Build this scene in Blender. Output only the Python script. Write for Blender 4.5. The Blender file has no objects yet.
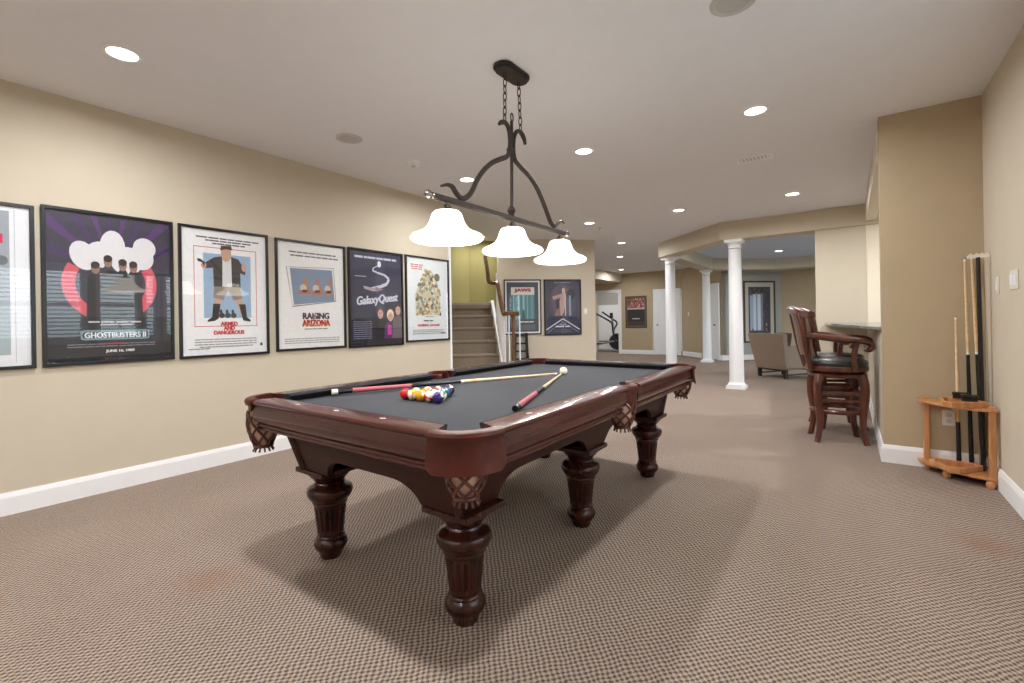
import bpy, bmesh, math, random
from mathutils import Vector, Matrix
random.seed(7)
SC = bpy.context.scene
COL = SC.collection
PI = math.pi
rad = math.radians

# ------------------------------------------------------------------ materials
def lin(c):
    c = c / 255.0
    return c / 12.92 if c <= 0.04045 else ((c + 0.055) / 1.055) ** 2.4
def rgb(r, g, b):
    return (lin(r), lin(g), lin(b), 1.0)
_M = {}
def mat(name, c, rough=0.6, metal=0.0, coat=0.0, noise=0.06, scale=18.0, stretch=(1, 1, 1), bump=0.0, emit=None, estr=0.0, spec=0.5):
    """Principled material whose colour is broken up by a soft procedural noise."""
    if name in _M: return _M[name]
    m = bpy.data.materials.new(name); m.use_nodes = True
    nt = m.node_tree; N = nt.nodes; L = nt.links
    b = N['Principled BSDF']
    col = rgb(*c)
    b.inputs['Roughness'].default_value = rough
    b.inputs['Metallic'].default_value = metal
    b.inputs['Coat Weight'].default_value = coat
    b.inputs['Coat Roughness'].default_value = 0.08
    b.inputs['Specular IOR Level'].default_value = spec
    tc = N.new('ShaderNodeTexCoord'); mp = N.new('ShaderNodeMapping'); nz = N.new('ShaderNodeTexNoise')
    mp.inputs['Scale'].default_value = stretch
    nz.inputs['Scale'].default_value = scale; nz.inputs['Detail'].default_value = 4
    L.new(tc.outputs['Object'], mp.inputs['Vector']); L.new(mp.outputs['Vector'], nz.inputs['Vector'])
    rp = N.new('ShaderNodeValToRGB')
    rp.color_ramp.elements[0].position = 0.3; rp.color_ramp.elements[1].position = 0.7
    rp.color_ramp.elements[0].color = tuple(v * (1 - noise) for v in col[:3]) + (1,)
    rp.color_ramp.elements[1].color = tuple(min(1, v * (1 + noise)) for v in col[:3]) + (1,)
    L.new(nz.outputs['Fac'], rp.inputs['Fac']); L.new(rp.outputs['Color'], b.inputs['Base Color'])
    if bump > 0:
        bp = N.new('ShaderNodeBump'); bp.inputs['Strength'].default_value = bump; bp.inputs['Distance'].default_value = 0.002
        L.new(nz.outputs['Fac'], bp.inputs['Height']); L.new(bp.outputs['Normal'], b.inputs['Normal'])
    if emit:
        b.inputs['Emission Color'].default_value = rgb(*emit); b.inputs['Emission Strength'].default_value = estr
    _M[name] = m
    return m

def carpet_mat():
    m = bpy.data.materials.new('loop_carpet'); m.use_nodes = True
    nt = m.node_tree; N = nt.nodes; L = nt.links; b = N['Principled BSDF']
    b.inputs['Roughness'].default_value = 0.95; b.inputs['Specular IOR Level'].default_value = 0.1
    tc = N.new('ShaderNodeTexCoord')
    wob = N.new('ShaderNodeTexNoise'); wob.inputs['Scale'].default_value = 14; wob.inputs['Detail'].default_value = 2
    L.new(tc.outputs['Object'], wob.inputs['Vector'])
    addv = N.new('ShaderNodeMixRGB'); addv.blend_type = 'ADD'; addv.inputs['Fac'].default_value = 0.02
    L.new(tc.outputs['Object'], addv.inputs['Color1']); L.new(wob.outputs['Color'], addv.inputs['Color2'])
    sp = N.new('ShaderNodeSeparateXYZ'); L.new(addv.outputs['Color'], sp.inputs['Vector'])
    def wave(out, per):
        mu = N.new('ShaderNodeMath'); mu.operation = 'MULTIPLY'; mu.inputs[1].default_value = 2 * PI / per
        L.new(out, mu.inputs[0])
        s = N.new('ShaderNodeMath'); s.operation = 'SINE'; L.new(mu.outputs[0], s.inputs[0]); return s
    sx = wave(sp.outputs['X'], 0.0245); sy = wave(sp.outputs['Y'], 0.028)
    pr = N.new('ShaderNodeMath'); pr.operation = 'MULTIPLY'; L.new(sx.outputs[0], pr.inputs[0]); L.new(sy.outputs[0], pr.inputs[1])
    fine = N.new('ShaderNodeTexNoise'); fine.inputs['Scale'].default_value = 190; fine.inputs['Detail'].default_value = 3
    L.new(tc.outputs['Object'], fine.inputs['Vector'])
    ad = N.new('ShaderNodeMath'); ad.operation = 'MULTIPLY_ADD'; ad.inputs[1].default_value = 2.2
    L.new(fine.outputs['Fac'], ad.inputs[0]); L.new(pr.outputs[0], ad.inputs[2])
    rng = N.new('ShaderNodeMapRange'); rng.inputs['From Min'].default_value = 0.1; rng.inputs['From Max'].default_value = 2.1
    L.new(ad.outputs[0], rng.inputs['Value'])
    ramp = N.new('ShaderNodeValToRGB')
    e = ramp.color_ramp.elements
    e[0].position = 0.12; e[0].color = rgb(*CARPET_DARK)
    e[1].position = 0.8; e[1].color = rgb(*CARPET_LIGHT)
    L.new(rng.outputs['Result'], ramp.inputs['Fac'])
    big = N.new('ShaderNodeTexNoise'); big.inputs['Scale'].default_value = 1.3; big.inputs['Detail'].default_value = 3
    L.new(tc.outputs['Object'], big.inputs['Vector'])
    br = N.new('ShaderNodeValToRGB')
    br.color_ramp.elements[0].position = 0.3; br.color_ramp.elements[0].color = (0.93, 0.92, 0.91, 1)
    br.color_ramp.elements[1].position = 0.7; br.color_ramp.elements[1].color = (1, 1, 1, 1)
    L.new(big.outputs['Fac'], br.inputs['Fac'])
    mx = N.new('ShaderNodeMixRGB'); mx.blend_type = 'MULTIPLY'; mx.inputs['Fac'].default_value = 1
    L.new(ramp.outputs['Color'], mx.inputs['Color1']); L.new(br.outputs['Color'], mx.inputs['Color2'])
    # a faded rusty spill stain near the table and one by the right wall
    last = mx.outputs['Color']
    for (x, y, r) in ((1.90, 0.93, 0.20), (4.86, 3.29, 0.16)):
        vd = N.new('ShaderNodeVectorMath'); vd.operation = 'DISTANCE'; vd.inputs[1].default_value = (x, y, 0)
        L.new(tc.outputs['Object'], vd.inputs[0])
        wo = N.new('ShaderNodeMath'); wo.operation = 'MULTIPLY_ADD'; wo.inputs[1].default_value = 0.25; L.new(big.outputs['Fac'], wo.inputs[0]); L.new(vd.outputs['Value'], wo.inputs[2])
        mr = N.new('ShaderNodeMapRange'); mr.interpolation_type = 'SMOOTHSTEP'
        mr.inputs['From Min'].default_value = 0.12; mr.inputs['From Max'].default_value = r + 0.14
        mr.inputs['To Min'].default_value = 0.30; mr.inputs['To Max'].default_value = 0.0
        L.new(wo.outputs[0], mr.inputs['Value'])
        m2 = N.new('ShaderNodeMixRGB'); m2.inputs['Color2'].default_value = rgb(150, 95, 72)
        L.new(mr.outputs['Result'], m2.inputs['Fac']); L.new(last, m2.inputs['Color1']); last = m2.outputs['Color']
    L.new(last, b.inputs['Base Color'])
    bp = N.new('ShaderNodeBump'); bp.inputs['Strength'].default_value = 0.55; bp.inputs['Distance'].default_value = 0.006
    L.new(ad.outputs[0], bp.inputs['Height']); L.new(bp.outputs['Normal'], b.inputs['Normal'])
    return m

def glazing_mat():
    m = bpy.data.materials.new('clear_glazing'); m.use_nodes = True
    nt = m.node_tree; N = nt.nodes; L = nt.links
    N.remove(N['Principled BSDF'])
    t = N.new('ShaderNodeBsdfTransparent'); g = N.new('ShaderNodeBsdfGlossy'); g.inputs['Roughness'].default_value = 0.02
    f = N.new('ShaderNodeFresnel'); f.inputs['IOR'].default_value = 1.45
    ge = N.new('ShaderNodeNewGeometry'); io = N.new('ShaderNodeMapRange'); io.inputs['To Min'].default_value = 1.45; io.inputs['To Max'].default_value = 1 / 1.45
    L.new(ge.outputs['Backfacing'], io.inputs['Value']); L.new(io.outputs['Result'], f.inputs['IOR'])
    mx = N.new('ShaderNodeMixShader'); L.new(f.outputs[0], mx.inputs['Fac']); L.new(t.outputs[0], mx.inputs[1]); L.new(g.outputs[0], mx.inputs[2])
    L.new(mx.outputs[0], N['Material Output'].inputs['Surface'])
    return m

def wood_mat(name, c1, c2, rough=0.3, coat=0.4, axis=(1, 12, 12), scale=3.0, spec=0.5):
    if name in _M: return _M[name]
    m = bpy.data.materials.new(name); m.use_nodes = True
    nt = m.node_tree; N = nt.nodes; L = nt.links; b = N['Principled BSDF']
    tc = N.new('ShaderNodeTexCoord'); mp = N.new('ShaderNodeMapping'); mp.inputs['Scale'].default_value = axis
    nz = N.new('ShaderNodeTexNoise'); nz.inputs['Scale'].default_value = scale; nz.inputs['Detail'].default_value = 6; nz.inputs['Distortion'].default_value = 0.6
    L.new(tc.outputs['Object'], mp.inputs['Vector']); L.new(mp.outputs['Vector'], nz.inputs['Vector'])
    rp = N.new('ShaderNodeValToRGB'); e = rp.color_ramp.elements
    e[0].position = 0.32; e[0].color = rgb(*c1); e[1].position = 0.68; e[1].color = rgb(*c2)
    L.new(nz.outputs['Fac'], rp.inputs['Fac']); L.new(rp.outputs['Color'], b.inputs['Base Color'])
    b.inputs['Roughness'].default_value = rough; b.inputs['Coat Weight'].default_value = coat; b.inputs['Coat Roughness'].default_value = 0.1
    b.inputs['Specular IOR Level'].default_value = spec
    _M[name] = m
    return m

CARPET_DARK = (92, 78, 70); CARPET_LIGHT = (189, 170, 155)
M_wall = mat('beige_wall_paint', (205, 194, 175), 0.85, noise=0.015, scale=6, spec=0.2)
M_tan = mat('tan_wall_paint', (184, 166, 138), 0.85, noise=0.02, scale=6, spec=0.2)
M_olive = mat('olive_stair_paint', (176, 166, 112), 0.85, noise=0.015, scale=6, spec=0.2)
M_ceil = mat('white_ceiling_paint', (236, 236, 240), 0.9, noise=0.01, scale=9, spec=0.15)
M_sit = mat('grey_sitting_room_paint', (172, 170, 164), 0.85, noise=0.015, scale=6, spec=0.2)
M_tray = mat('blue_grey_tray_paint', (210, 220, 240), 0.9, noise=0.01, scale=9, spec=0.15)
M_white = mat('white_trim_paint', (242, 243, 245), 0.45, noise=0.01, scale=20)
M_cream = mat('cream_bar_wall_paint', (236, 226, 206), 0.8, noise=0.01, scale=8)
M_carpet = carpet_mat()
M_stair = mat('brown_stair_carpet', (150, 136, 122), 0.95, noise=0.16, scale=60, spec=0.1, bump=0.5)
M_wood = wood_mat('cherry_wood', (42, 18, 15), (58, 25, 20), 0.4, 0.0, (12, 1.2, 12), 2.5, 0.2)
M_woodx = wood_mat('cherry_wood_across', (42, 18, 15), (58, 25, 20), 0.4, 0.0, (1.2, 12, 12), 2.5, 0.2)
M_woodz = wood_mat('cherry_wood_upright', (40, 15, 11), (62, 25, 18), 0.26, 0.12, (10, 10, 1.2), 2.5, 0.35)
M_rail = wood_mat('polished_rail_wood', (62, 25, 24), (84, 36, 33), 0.22, 0.3, (12, 1.2, 12), 2.2, 0.4)
M_railx = wood_mat('polished_rail_wood_across', (62, 25, 24), (84, 36, 33), 0.22, 0.3, (1.2, 12, 12), 2.2, 0.4)
M_leather = wood_mat('oxblood_leather', (66, 25, 17), (84, 34, 24), 0.42, 0.0, (3, 3, 3), 5, 0.3)
M_net = mat('braided_leather_net', (84, 44, 30), 0.45, noise=0.25, scale=60)
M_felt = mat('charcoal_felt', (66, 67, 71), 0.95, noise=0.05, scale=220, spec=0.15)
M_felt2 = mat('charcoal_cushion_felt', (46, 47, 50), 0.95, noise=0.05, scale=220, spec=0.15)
M_pearl = mat('pearl_inlay', (226, 216, 206), 0.25)
M_bronze = mat('dark_bronze_iron', (50, 38, 34), 0.5, metal=0.2, noise=0.3, scale=40, bump=0.4)
M_nickel = mat('pewter_metal', (150, 142, 136), 0.22, metal=0.9)
M_shade = mat('frosted_white_glass', (248, 246, 240), 0.35, emit=(255, 248, 232), estr=3.2)
M_lens = mat('lit_lamp_lens', (255, 255, 255), 0.4, emit=(255, 246, 232), estr=9.0)
M_black = mat('black_frame_lacquer', (22, 21, 22), 0.3, noise=0.1)
M_brownframe = mat('dark_brown_frame', (74, 56, 42), 0.4, noise=0.15)
M_glass = glazing_mat()
M_oak = wood_mat('light_oak', (176, 116, 70), (206, 148, 98), 0.4, 0.2, (6, 6, 1), 4)
M_maple = wood_mat('pale_maple', (214, 178, 134), (232, 202, 162), 0.35, 0.3, (6, 6, 1), 4)
M_blackpl = mat('black_lacquer', (20, 18, 18), 0.25, noise=0.1)
M_pink = mat('faded_pink_wrap', (172, 88, 96), 0.7, noise=0.15, scale=80)
M_cuetip = mat('white_ferrule', (236, 230, 216), 0.4)
M_granite = mat('dark_granite', (70, 72, 66), 0.12, coat=0.4, noise=0.5, scale=120)
M_blkleather = mat('black_seat_leather', (36, 34, 36), 0.3, coat=0.3, noise=0.15, scale=40)
M_brnleather = mat('brown_back_leather', (112, 84, 70), 0.35, coat=0.2, noise=0.12, scale=40)
M_stool = wood_mat('red_brown_stool_wood', (62, 29, 19), (98, 49, 32), 0.3, 0.3, (8, 8, 1.2), 3)
M_sofa = mat('taupe_upholstery', (142, 124, 108), 0.9, noise=0.08, scale=120, bump=0.2)
M_pillow = mat('brown_pattern_pillow', (84, 70, 66), 0.9, noise=0.35, scale=60)
M_dkwood = mat('espresso_wood', (34, 24, 20), 0.35, noise=0.1)
M_plastic = mat('white_plastic', (226, 220, 208), 0.4, noise=0.01)
M_grey = mat('pale_grey_grille', (196, 191, 188), 0.6, noise=0.03)
M_gymblk = mat('gym_black_steel', (38, 38, 42), 0.4, noise=0.1)
M_gymgry = mat('gym_silver_steel', (150, 152, 156), 0.35, metal=0.5)
M_rail2 = wood_mat('oak_handrail', (92, 54, 28), (128, 82, 46), 0.35, 0.3, (5, 5, 2), 3)
M_blind = mat('white_blind_slat', (234, 234, 232), 0.6, noise=0.01)

# ------------------------------------------------------------------ mesh builder
class MB:
    def __init__(self):
        self.bm = bmesh.new(); self.mi = 0
    def face(self, vs):
        try:
            f = self.bm.faces.new(vs); f.material_index = self.mi; return f
        except ValueError:
            return None
    def box(self, c, s, rz=0.0, M=None, taper=None):
        """box centred at c with size s; taper scales the top face about its centre"""
        cx, cy, cz = c; sx, sy, sz = (v / 2 for v in s)
        vs = []
        for dz in (-1, 1):
            t = (taper if (taper and dz > 0) else 1.0)
            for dx, dy in ((-1, -1), (1, -1), (1, 1), (-1, 1)):
                p = Vector((dx * sx * t, dy * sy * t, dz * sz))
                if rz: p.rotate(Matrix.Rotation(rz, 3, 'Z'))
                p = p + Vector((cx, cy, cz))
                if M: p = M @ p
                vs.append(self.bm.verts.new(p))
        for q in ((3, 2, 1, 0), (4, 5, 6, 7), (0, 1, 5, 4), (1, 2, 6, 5), (2, 3, 7, 6), (3, 0, 4, 7)):
            self.face([vs[i] for i in q])
        return self
    def prism(self, pts, z0, z1, M=None, z0s=None):
        n = len(pts)
        a = [Vector((p[0], p[1], z0)) for p in pts]; b = [Vector((p[0], p[1], z1)) for p in pts]
        if M: a = [M @ p for p in a]; b = [M @ p for p in b]
        va = [self.bm.verts.new(p) for p in a]; vb = [self.bm.verts.new(p) for p in b]
        self.face(va[::-1]); self.face(vb)
        for i in range(n):
            j = (i + 1) % n
            self.face([va[i], va[j], vb[j], vb[i]])
        return self
    def ring(self, outer, inner, z0, z1, M=None):
        """closed frame between two outlines with the same number of points"""
        n = len(outer); T = M if M else Matrix.Identity(4)
        g = [[self.bm.verts.new(T @ Vector((p[0], p[1], z))) for p in poly] for poly in (outer, inner) for z in (z0, z1)]
        oa, ob, ia, ib = g
        for i in range(n):
            j = (i + 1) % n
            self.face([oa[i], oa[j], ob[j], ob[i]]); self.face([ia[j], ia[i], ib[i], ib[j]])
            self.face([ob[i], ob[j], ib[j], ib[i]]); self.face([oa[j], oa[i], ia[i], ia[j]])
        return self
    def strip(self, rows, close_u=False, close_v=False, cap=False):
        """skin a grid of point rows"""
        g = [[self.bm.verts.new(Vector(p)) for p in r] for r in rows]
        n = len(g); m = len(g[0])
        for i in range(n if close_u else n - 1):
            for j in range(m if close_v else m - 1):
                a = g[i][j]; b = g[i][(j + 1) % m]; c = g[(i + 1) % n][(j + 1) % m]; d = g[(i + 1) % n][j]
                self.face([a, b, c, d])
        if cap and close_v:
            self.face(g[0][::-1]); self.face(g[-1])
        return self
    def lathe(self, prof, c=(0, 0, 0), segs=32, a0=0.0, a1=2 * PI, M=None, flute=None):
        full = abs(a1 - a0 - 2 * PI) < 1e-6
        rows = []
        for (r, z) in prof:
            row = []
            for k in range(segs if full else segs + 1):
                a = a0 + (a1 - a0) * k / segs
                rr = r
                if flute: rr = flute(r, z, a)
                p = Vector((c[0] + rr * math.cos(a), c[1] + rr * math.sin(a), c[2] + z))
                row.append(M @ p if M else p)
            rows.append(row)
        self.strip(rows, close_v=full, cap=full)
        return self
    def tube(self, pts, r, segs=10, closed=False, flat=1.0):
        pts = [Vector(p) for p in pts]; n = len(pts)
        rs = r if isinstance(r, (list, tuple)) else [r] * n
        rows = []; up = None
        for i in range(n):
            if closed: t = pts[(i + 1) % n] - pts[i - 1]
            else: t = pts[min(i + 1, n - 1)] - pts[max(i - 1, 0)]
            t.normalize()
            if up is None:
                up = Vector((0, 0, 1)) if abs(t.z) < 0.9 else Vector((1, 0, 0))
            u = (up - t * up.dot(t)); 
            if u.length < 1e-5: u = t.orthogonal()
            u.normalize(); w = t.cross(u); up = u
            rows.append([pts[i] + (u * math.cos(2 * PI * k / segs) + w * math.sin(2 * PI * k / segs) * flat) * rs[i] for k in range(segs)])
        self.strip(rows, close_u=closed, close_v=True, cap=not closed)
        return self
    def ball(self, c, r, seg=20, rings=12, s=(1, 1, 1)):
        rows = []
        for i in range(rings + 1):
            t = PI * i / rings
            t = min(max(t, 0.02), PI - 0.02)
            rows.append([(c[0] + s[0] * r * math.sin(t) * math.cos(2 * PI * k / seg), c[1] + s[1] * r * math.sin(t) * math.sin(2 * PI * k / seg), c[2] + s[2] * r * math.cos(t)) for k in range(seg)])
        self.strip(rows[::-1], close_v=True, cap=True)
        return self
    def build(self, name, m, parent=None, loc=None, rz=0.0, smooth=False, bevel=0.0, bseg=2, label=None, angle=35):
        me = bpy.data.meshes.new(name)
        bmesh.ops.recalc_face_normals(self.bm, faces=self.bm.faces)
        self.bm.to_mesh(me); self.bm.free()
        for x in (m if isinstance(m, (list, tuple)) else [m]): me.materials.append(x)
        o = bpy.data.objects.new(name, me); COL.objects.link(o)
        if parent: o.parent = parent
        if loc: o.location = loc
        if rz: o.rotation_euler = (0, 0, rz)
        if smooth:
            me.polygons.foreach_set('use_smooth', [True] * len(me.polygons))
            me.set_sharp_from_angle(angle=rad(angle))
        if bevel > 0:
            b = o.modifiers.new('edge', 'BEVEL'); b.width = bevel; b.segments = bseg; b.limit_method = 'ANGLE'; b.angle_limit = rad(40)
        if label: o['label'] = label
        return o

def thing(name, label, cat, loc=(0, 0, 0), rz=0.0, group=None):
    o = bpy.data.objects.new(name, None); COL.objects.link(o)
    o.empty_display_size = 0.1
    o.location = loc; o.rotation_euler = (0, 0, rz); o['label'] = label; o['category'] = cat
    if group: o['group'] = group
    return o
def tag(o, label, cat, group=None):
    o['label'] = label; o['category'] = cat
    if group: o['group'] = group
    return o
def struct(o):
    o['kind'] = 'structure'; return o
def dup(root, loc, rz=0.0, label=None, group=None):
    r = root.copy(); COL.objects.link(r); r.location = loc; r.rotation_euler = (0, 0, rz)
    if label: r['label'] = label
    if group: r['group'] = group
    for ch in list(root.children):
        c = ch.copy(); COL.objects.link(c); c.parent = r
        for g in ch.children:
            d = g.copy(); COL.objects.link(d); d.parent = c
    return r
def arc(cx, cy, r, a0, a1, n):
    return [(cx + r * math.cos(rad(a0 + (a1 - a0) * i / n)), cy + r * math.sin(rad(a0 + (a1 - a0) * i / n))) for i in range(n + 1)]
def smooth_pts(pts, sub=4):
    """Catmull-Rom through points"""
    P = [Vector(p) for p in pts]; out = []
    for i in range(len(P) - 1):
        p0 = P[max(i - 1, 0)]; p1 = P[i]; p2 = P[i + 1]; p3 = P[min(i + 2, len(P) - 1)]
        for k in range(sub):
            t = k / sub
            out.append(0.5 * ((2 * p1) + (p2 - p0) * t + (2 * p0 - 5 * p1 + 4 * p2 - p3) * t * t + (3 * p1 - p0 - 3 * p2 + p3) * t ** 3))
    out.append(P[-1]); return out

# ------------------------------------------------------------------ the camera
CAM = Vector((4.32, 0.0, 1.165))
yaw, roll = 0.625009, -0.01667
F = Vector((-math.sin(yaw), math.cos(yaw), 0)); R = Vector((math.cos(yaw), math.sin(yaw), 0)); U = Vector((0, 0, 1))
R3 = R * math.cos(roll) + U * math.sin(roll); U3 = U * math.cos(roll) - R * math.sin(roll)
cd = bpy.data.cameras.new('camera'); co = bpy.data.objects.new('camera', cd); COL.objects.link(co)
cd.sensor_width = 36; cd.lens = 467.173 / 1024 * 36; cd.shift_y = -(341.5 - 321.697) / 1024; cd.clip_start = 0.05
mw = Matrix.Identity(4)
for i in range(3):
    mw[i][0] = R3[i]; mw[i][1] = U3[i]; mw[i][2] = -F[i]; mw[i][3] = CAM[i]
co.matrix_world = mw
SC.camera = co

# ------------------------------------------------------------------ the shell
H = 2.75
YB = -3.2            # wall behind the camera
HB = 2.455           # underside of the dropped header
D2 = math.sqrt(0.5)
FP = [(-5.2, -3.4), (5.24, -3.4), (5.24, 4.75), (7.6, 4.75), (7.6, 18.2), (-5.2, 18.2)]
struct(MB().prism(FP, -0.1, 0.0).build('floor', M_carpet))
struct(MB().prism(FP, H, H + 0.1).build('ceiling', M_ceil))
struct(MB().box((-0.06, (YB + 4.585) / 2, H / 2), (0.12, 4.585 - YB, H)).build('wall_left', M_wall))
# right wall with windows (behind the picture edge, they show in the poster glass)
WIN = [(0.85, 1.96), (2.12, 2.63), (2.71, 2.88), (2.99, 3.24)]
w = MB(); ZW0, ZW1 = 1.02, 2.06
edges = [YB] + [v for p in WIN for v in p] + [4.87]
for i in range(0, len(edges), 2):
    w.box((5.18, (edges[i] + edges[i + 1]) / 2, H / 2), (0.12, edges[i + 1] - edges[i], H))
for a, b in WIN:
    w.box((5.18, (a + b) / 2, ZW0 / 2), (0.12, b - a, ZW0)); w.box((5.18, (a + b) / 2, (ZW1 + H) / 2), (0.12, b - a, H - ZW1))
struct(w.build('wall_right', M_wall))
for i, (a, b) in enumerate(WIN):
    yc = (a + b) / 2
    rt = bpy.data.objects.new('window_%d' % (i + 1), None); COL.objects.link(rt); rt.location = (5.18, yc, ZW0); struct(rt)
    hw = (b - a) / 2; hh = ZW1 - ZW0
    Mx = Matrix(((0, 0, 1, 0), (1, 0, 0, 0), (0, 1, 0, 0), (0, 0, 0, 1)))
    f = MB(); f.ring([(-hw, 0), (hw, 0), (hw, hh), (-hw, hh)], [(-hw + .03, .03), (hw - .03, .03), (hw - .03, hh - .03), (-hw + .03, hh - .03)], -0.03, 0.05, M=Mx)
    f.box((0.02, 0, hh / 2), (0.03, 2 * hw - .06, 0.035)); f.build('window_frame', M_white, rt)
    MB().box((0.02, 0, hh / 2), (0.006, 2 * hw - .06, hh - .06)).build('pane', M_glass, rt)
    bl = MB()
    z = 0.07
    while z < hh - 0.06:
        bl.box((-0.02, 0, z), (0.03, 2 * hw - 0.065, 0.003), M=Matrix.Translation((-0.02, 0, z)) @ Matrix.Rotation(rad(28), 4, 'Y') @ Matrix.Translation((0.02, 0, -z)))
        z += 0.06
    bl.build('blind', M_blind, rt)
    c = MB(); c.ring([(-hw - .03, -.08), (hw + .03, -.08), (hw + .03, hh + .08), (-hw - .03, hh + .08)], [(-hw, 0), (hw, 0), (hw, hh), (-hw, hh)], -0.078, -0.06, M=Mx)
    c.build('window_casing', M_white, rt)
struct(MB().box((2.5, YB - 0.06, H / 2), (5.5, 0.12, H)).build('wall_behind', M_wall))
struct(MB().box((4.885, 4.81, H / 2), (0.71, 0.12, H)).build('wall_cue_corner', M_tan))
# bar: knee wall, bulkhead, end wall
struct(MB().box((4.59, 6.6, 0.52), (0.12, 3.48, 1.04)).build('wall_bar_knee', M_wall))
struct(MB().box((4.59, 6.6, 2.63), (0.12, 3.48, 0.24)).build('wall_bar_bulkhead', M_cream))
struct(MB().box((4.225, 8.45, H / 2), (0.61, 0.24, H)).build('wall_bar_pier', M_wall))
struct(MB().box((6.0, 8.46, H / 2), (2.94, 0.24, H)).build('wall_bar_end', M_cream))
w = MB()
w.box((7.5, 7.1, H / 2), (0.12, 4.7, H)); w.box((7.5, 15.6, H / 2), (0.12, 5.0, H)); w.box((7.5, 11.275, 0.2), (0.12, 3.65, 0.4)); w.box((7.5, 11.275, 2.525), (0.12, 3.65, 0.45))
struct(w.build('wall_far_right', M_wall))
rt = bpy.data.objects.new('window_5', None); COL.objects.link(rt); rt.location = (7.5, 11.275, 0.4); struct(rt)
Mx = Matrix(((0, 0, 1, 0), (1, 0, 0, 0), (0, 1, 0, 0), (0, 0, 0, 1)))
f = MB(); f.ring([(-1.825, 0), (1.825, 0), (1.825, 1.9), (-1.825, 1.9)], [(-1.76, .06), (1.76, .06), (1.76, 1.84), (-1.76, 1.84)], -0.04, 0.05, M=Mx)
f.box((0, -0.6, .95), (0.05, 0.06, 1.8)); f.box((0, 0.6, .95), (0.05, 0.06, 1.8)); f.build('window_frame', M_white, rt)
MB().box((0.02, 0, .95), (0.006, 3.54, 1.80)).build('pane', M_glass, rt)
struct(MB().box((6.28, 4.81, H / 2), (2.08, 0.12, H)).build('wall_bar_back', M_cream))
# diagonal poster wall and the end of it
PW0 = Vector((-1.10, 7.08, 0)); PW1 = Vector((0.264, 8.443, 0)); off = Vector((-D2, D2, 0)) * 0.14
struct(MB().prism([PW0[:2], PW1[:2], (PW1 + off)[:2], (PW0 + off)[:2]], 0, H).build('wall_posters', M_wall))
struct(MB().prism([(PW1 + off)[:2], PW1[:2], (PW1 + Vector((-2.9, 0.9, 0)))[:2], (PW1 + off + Vector((-2.9, .9, 0)))[:2]][::-1], 0, H).build('wall_hall_return', M_wall)) if False else None
# far hall wall, door wall, picture wall, end wall of the sitting room
def wall(name, pts, m, z0=0.0, z1=H):
    return struct(MB().prism(pts, z0, z1).build(name, m))
YF = 15.25
wall('wall_far', [(-2.15, YF), (-0.96, YF), (-0.96, YF + .12), (-2.15, YF + .12)], M_tan)
wall('wall_far_head', [(-4.0, YF), (-2.15, YF), (-2.15, YF + .12), (-4.0, YF + .12)], M_tan, 2.14, H)
wall('wall_far_above_door', [(-0.96, YF), (0.0, YF), (0.0, YF + .12), (-0.96, YF + .12)], M_tan, 2.12, H)
wall('wall_door_side', [(0.0, YF), (1.48, YF - 1.42), (1.57, YF - 1.33), (0.05, YF + .12), (0.0, YF + .12)], M_tan)
wall('wall_picture', [(1.48, 13.83), (2.78, 15.13), (2.78, 15.3), (1.40, 13.91)], M_sit)
wall('wall_sitting_end', [(2.78, 15.13), (7.5, 15.13), (7.5, 15.25), (2.78, 15.25)], M_tan)
wall('wall_hall_left', [(-4.12, 7.0), (-4.0, 7.0), (-4.0, 18.0), (-4.12, 18.0)], M_wall)
wall('wall_gym_back', [(-4.0, 17.6), (1.0, 17.6), (1.0, 17.72), (-4.0, 17.72)], M_white, 0, 1.78)
wall('wall_gym_back_upper', [(-4.0, 17.58), (1.0, 17.58), (1.0, 17.72), (-4.0, 17.72)], M_sit, 1.78, H)
wall('wall_gym_side', [(-0.7, YF + .6), (-0.6, YF + .6), (-0.6, 17.6), (-0.7, 17.6)], M_white)
# hall soffit above the exercise room door
struct(MB().box((-2.95, 12.9, 2.6), (1.9, 4.68, 0.3)).build('trim_soffit', M_wall))
# dropped header ring with tray ceiling
outer = [(3.93, 8.3), (2.60, 8.30), (1.11, 9.72), (1.11, 13.1), (1.50, 13.84), (2.79, 15.12), (7.4, 15.12), (7.4, 8.3)]
inner = [(3.93, 8.62), (2.73, 8.62), (1.43, 9.86), (1.43, 13.0), (2.06, 13.62), (2.72, 14.24), (5.6, 14.38), (5.6, 8.62)]
struct(MB().ring(outer[::-1], inner[::-1], HB, H - 0.002).build('trim_header', M_wall))
struct(MB().prism([(x, y) for x, y in inner][::-1], H - 0.012, H - 0.003).build('ceiling_tray', M_tray))
# stairwell walls
wall('wall_stairs_left', [(-1.65, 4.9), (-1.65, 6.88), (-1.77, 6.94), (-1.77, 4.9)], M_olive)
wall('wall_stairs_back', [(-1.65, 6.88), (-1.0, 7.53), (-1.08, 7.62), (-1.77, 6.93)], M_olive)
wall('wall_stairs_front', [(-1.77, 4.9), (-1.77, 4.78), (-0.10, 4.46), (-0.12, 4.585)], M_olive)
struct(MB().box((0.004, 4.575, H / 2), (0.03, 0.03, H)).build('trim_corner', M_white))

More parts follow.
